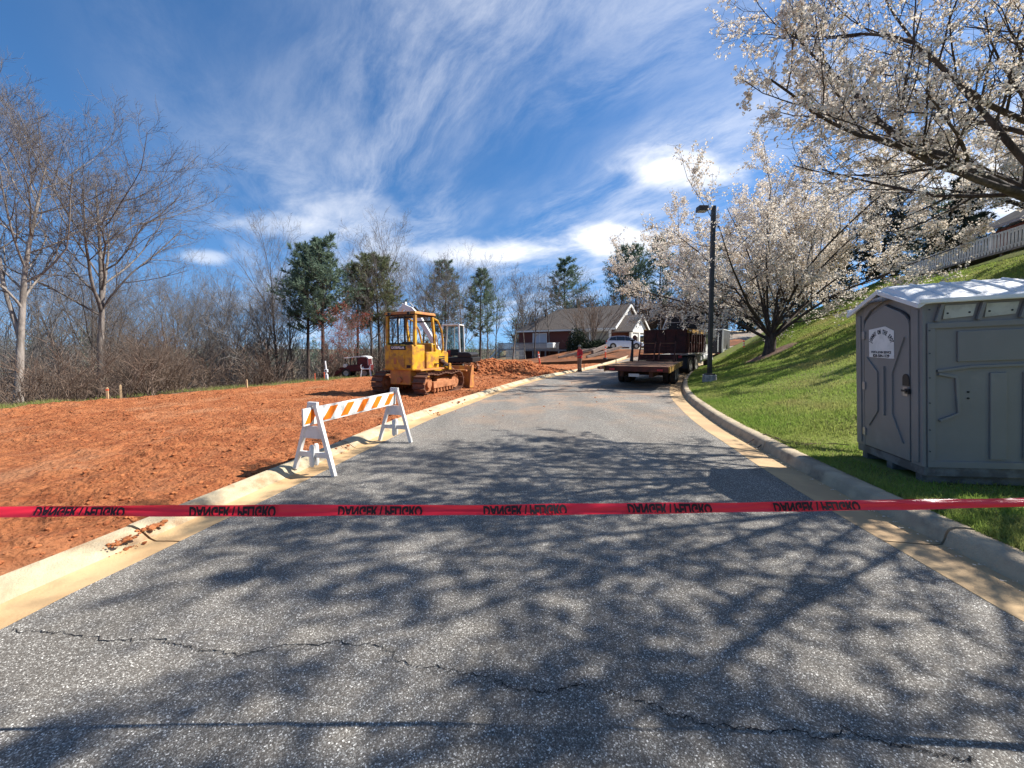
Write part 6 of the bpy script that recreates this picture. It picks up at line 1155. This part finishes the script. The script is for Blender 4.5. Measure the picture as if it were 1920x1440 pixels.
# straw-brown bank below the deck
# ------------------------------------------------------------------ worker
M_skin = mat('skin', (.42, .24, .16), .6); M_shirt = mat('red_shirt', (.62, .035, .045), .8, (.48, .03, .04), 8); M_trous = mat('tan_trousers', (.30, .20, .14), .85, (.20, .12, .085), 5); M_cap = mat('grey_cap', (.20, .21, .19), .8); M_boot = mat('brown_boots', (.07, .04, .03), .8)
def ell(cx, cy, z, rx, ry, n=14): return [(cx + rx * math.cos(a), cy + ry * math.sin(a), z) for a in np.linspace(0, 2 * math.pi, n, endpoint=False)]
def person(loc, rz):
    p = empty('person', loc, rz); tag(p, 'worker in a red shirt and tan trousers standing by the spoil heap', 'person')      # faces +x locally
    me = bpy.data.meshes.new('body'); J = {'pel': (0, 0, .93), 'wai': (0, 0, 1.08), 'che': (.01, 0, 1.30), 'nek': (.0, 0, 1.48), 'hea': (.03, 0, 1.60), 'top': (.02, 0, 1.72)}
    for s, k in ((1, 'l'), (-1, 'r')): J.update({k + 'hip': (0, s * .09, .90), k + 'kne': (.03, s * .11, .50), k + 'ank': (-.01, s * .12, .09), k + 'toe': (.15, s * .13, .04), k + 'sho': (0, s * .18, 1.42), k + 'elb': (-.02, s * .25, 1.13), k + 'wri': (.16, s * .20, 1.02), k + 'han': (.24, s * .16, 1.02)})
    nm = list(J); E_ = [('pel', 'wai'), ('wai', 'che'), ('che', 'nek'), ('nek', 'hea'), ('hea', 'top')]
    for k in 'lr': E_ += [('pel', k + 'hip'), (k + 'hip', k + 'kne'), (k + 'kne', k + 'ank'), (k + 'ank', k + 'toe'), ('che', k + 'sho'), (k + 'sho', k + 'elb'), (k + 'elb', k + 'wri'), (k + 'wri', k + 'han')]
    rad = {'pel': .13, 'wai': .12, 'che': .14, 'nek': .055, 'hea': .088, 'top': .07}
    for k in 'lr': rad.update({k + 'hip': .09, k + 'kne': .06, k + 'ank': .042, k + 'toe': .035, k + 'sho': .065, k + 'elb': .045, k + 'wri': .032, k + 'han': .038})
    me.from_pydata([J[n] for n in nm], [(nm.index(a), nm.index(b)) for a, b in E_], []); o = finish(bpy.data.objects.new('body', me)); sk = o.modifiers.new('skin', 'SKIN'); o.modifiers.new('sub', 'SUBSURF').levels = 1
    for i, n in enumerate(nm): me.skin_vertices[0].data[i].radius = (rad[n], rad[n]); me.skin_vertices[0].data[i].use_root = (n == 'pel')
    dg = bpy.context.evaluated_depsgraph_get(); dg.update(); m2 = bpy.data.meshes.new_from_object(o.evaluated_get(dg)); bpy.data.objects.remove(o); m2.materials.clear(); m2.materials.append(M_skin); b = finish(bpy.data.objects.new('body', m2), p)
    for pl in m2.polygons: pl.use_smooth = True
    sh = MB().loft([ell(0, 0, .90, .155, .20), ell(0, 0, 1.0, .155, .195), ell(0, 0, 1.15, .15, .19), ell(.01, 0, 1.32, .155, .215), ell(0, 0, 1.44, .12, .19), ell(0, 0, 1.50, .07, .075)])
    for s in (1, -1): sh.tube([(0, s * .15, 1.43), (-.01, s * .215, 1.32), (-.02, s * .25, 1.17), (.02, s * .24, 1.10)], [.075, .078, .072, .068], 10)
    sh.build('shirt', M_shirt, p, smooth=True)
    tr = MB().loft([ell(0, 0, .78, .145, .19), ell(0, 0, .90, .148, .192), ell(0, 0, .985, .14, .18)])
    for s in (1, -1): tr.tube([(0, s * .095, .86), (.025, s * .11, .52), (.01, s * .12, .30), (-.01, s * .12, .10)], [.105, .085, .078, .082], 10)
    tr.build('trousers', M_trous, p, smooth=True)
    for s in (1, -1): MB().loft([ell(.04, s * .125, 0, .15, .055), ell(.04, s * .125, .05, .15, .055), ell(.0, s * .125, .10, .09, .055), ell(-.01, s * .122, .17, .06, .055)]).build('boot', M_boot, p, smooth=True)
    cp = MB().loft([ell(.02, 0, 1.655, .112, .098), ell(.02, 0, 1.70, .11, .095), ell(.015, 0, 1.755, .08, .07), ell(.01, 0, 1.775, .02, .02)]).build('cap', M_cap, p, smooth=True); MB().loft([ell(.11, 0, 1.652, .10, .085), ell(.11, 0, 1.666, .095, .08)]).build('peak', M_cap, cp)
    MB().prism([(.108, 1.585), (.135, 1.572), (.108, 1.62)], 'y', -.014, .014).build('nose', M_skin, b)
    for s in (1, -1):
        MB().box(.098, .112, s * .034 - .009, s * .034 + .009, 1.612, 1.623).build('eye', M_dark, b); MB().cyl((.02, s * .098, 1.60), 'y', .025, .02, 8).build('ear', M_skin, b)
        for k in range(4): MB().tube([(.255, s * (.185 - k * .018), 1.02), (.295, s * (.178 - k * .018), 1.00), (.31, s * (.172 - k * .018), .975 - .004 * k)], [.0095, .009, .007], 6).build('finger', M_skin, b)
        MB().tube([(.22, s * .135, 1.035), (.25, s * .118, 1.045), (.27, s * .115, 1.04)], [.011, .010, .008], 6).build('thumb', M_skin, b)
    MB().box(.107, .114, -.022, .022, 1.548, 1.556).build('mouth', M_shirt, b)
wx, wy = (1087 - 960) / FPX * 25.2, 25.2; person((wx, wy, gz(wx, wy) - .01), R_(200))
# ------------------------------------------------------------------ delineator posts, stakes, riser
M_del = mat('orange_plastic', (.80, .11, .045), .5, (.65, .10, .06), 7)
def delineator(px, py, Y, h, label, lean=(0, 0)):
    x = (px - 960) / FPX * Y; e = empty('delineator_post', (x, Y, at(px, py, Y).z), 0, lean[0], lean[1]); tag(e, label, 'post', 'orange delineator posts round the site')
    MB().cyl((0, 0, -.01), 'z', .20, .12, 18, .16).build('base', M_black, e, bevel=.01); MB().tube([(0, 0, .04), (0, 0, h * .5), (0, 0, h - .05), (0, 0, h)], [.06, .055, .05, .03], 14).build('post', M_del, e, smooth=True)
    for z in (.62, .80): MB().cyl((0, 0, h * z), 'z', .058, .09, 14).build('reflective_band', M_reflw, e)
delineator(1013, 687, 27, 1.05, 'leaning orange delineator post on the spoil heap left of the worker', (0, R_(-8))); delineator(1135, 672, 32, 1.0, 'orange delineator post on the bank right of the worker'); delineator(1394, 661, 27.0, .85, 'orange delineator post on the lawn edge right of the enclosed trailer')
def field_stake(px, py, h, label, m=M_wood, top=None, Y=None, w=.045):
    p = hit(px, py) if Y is None else at(px, py, Y); stake((p.x, p.y, p.z), h, label, m, w, top)
field_stake(202, 750, .38, 'left one of two wooden stakes beside the second tall tree', top=M_stakeo); field_stake(227, 745, .40, 'right one of two wooden stakes beside the second tall tree'); field_stake(463, 728, .34, 'lone wooden stake at the field edge under the thin grey tree'); field_stake(591, 714, .35, 'orange-brown stake left of the white utility riser', M_stakeo); field_stake(608, 711, .34, 'brown stake against the white utility riser', M_stakeo); field_stake(1155, 683, .40, 'short wooden stake on the clay left of the flatbed trailer', Y=27); field_stake(1095, 690, .3, 'small wooden stake beside the worker', Y=25.6)
M_pvc = mat('white_pvc', (.72, .73, .72), .5); rp_ = hit(613, 712); ur = empty('utility_riser', (rp_.x, rp_.y, rp_.z), 0, 0, R_(-3)); tag(ur, 'white utility riser pipe with meter box at the field edge', 'utility riser')
MB().tube([(0, 0, -.1), (0, 0, .45), (-.02, 0, .9)], .035, 10).build('conduit', M_pvc, ur, smooth=True); mb_ = MB().box(-.07, .07, -.06, .06, .36, .50).build('meter_box', M_pvc, ur, bevel=.015); MB().cyl((0, -.065, .44), 'y', .03, .02, 12).build('meter_dial', M_dark, mb_); MB().box(-.06, .06, -.05, .05, -.05, .26).build('lower_box', M_pvc, ur, bevel=.015)
# ------------------------------------------------------------------ red machine and white chair by the woods
M_maroon = mat('maroon_paint', (.11, .014, .015), .6, (.07, .011, .012), 3); vx, vy = (668 - 960) / FPX * 20.6, 20.6; vz = at(668, 706, 20.6).z
uv = empty('utility_vehicle', (vx, vy, vz), R_(6)); tag(uv, 'maroon utility vehicle with pale roof parked by the woods left of the bulldozer', 'vehicle')
MB().prism([(-.55, .30), (.75, .30), (.78, .62), (.30, .68), (-.30, .62), (-.62, .50)], 'y', -.5, .5).build('body', M_maroon, uv, bevel=.04); MB().prism([(.15, .68), (.72, .62), (.70, 1.0), (.50, 1.06), (.22, 1.02)], 'y', -.48, .48).build('engine_cover', M_maroon, uv, bevel=.05)
MB().loft([[(x, y, z + dz) for y, dz in ((-.5, 0), (.5, 0), (.5, .05), (-.5, .05))] for x, z in ((-.48, .98), (-.1, 1.02), (.35, 1.06), (.62, 1.04), (.72, .96))]).build('roof', M_wht, uv, bevel=.01)
for s in (-1, 1): MB().tube([(-.45, s * .46, .55), (-.42, s * .46, .98)], .025, 8).build('roof_post', M_dark, uv); MB().tube([(.70, s * .42, .62), (.68, s * .42, .98)], .03, 8).build('roof_post', M_wht, uv); [wheel(uv, (x, s * .46, .22), .22, .18, hub_side=s) for x in (-.38, .55)]
MB().prism([(-1.05, .0), (-.62, .30), (-.55, .46), (-.70, .52), (-.95, .30)], 'y', -.45, .45).build('front_blade', M_maroon, uv, bevel=.02); MB().cyl((-.44, -.40, .60), 'y', .10, .2, 14).build('seat_back', M_wht, uv)
chx, chy = (686 - 960) / FPX * 20.0, 20.0; chz = at(686, 706, 20.0).z; ch = empty('plastic_chair', (chx, chy, chz), R_(15)); tag(ch, 'white plastic chair beside the maroon utility vehicle', 'chair')
MB().box(-.22, .22, -.22, .22, .38, .42).build('seat', M_pvc, ch, bevel=.015); MB().loft([[(x, .20 + dy_, z) for x, dy_ in ((-.2, 0), (.2, 0), (.2, .03), (-.2, .03))] for z in (.42, .5)]).build('backrest', M_pvc, ch)
for sx in (-1, 1):
    for sy in (-1, 1): MB().bar((sx * .24, sy * .22, 0), (sx * .19, sy * .19, .39), .045).build('leg', M_pvc, ch)
    MB().tube([(sx * .22, -.2, .42), (sx * .23, -.2, .60), (sx * .23, .18, .62)], .02, 6).build('armrest', M_pvc, ch)
# small rocks and leaves on the road
r = np.random.RandomState(8); X = r.uniform(-1.5, 4, 60); Y = r.uniform(9, 20, 60); okk = (X > np.interp(Y, LEFT[:, 1], LEFT[:, 0]) + .1) & (X < np.interp(Y, RIGHT[:, 1], RIGHT[:, 0]) - .2); clods('road_crumbs', X[okk], Y[okk], np.full(okk.sum(), .005), .008 + .03 * r.rand(okk.sum()) ** 2, M_dirt_dark, 'crumbs of clay dropped on the road near the flatbed trailer')
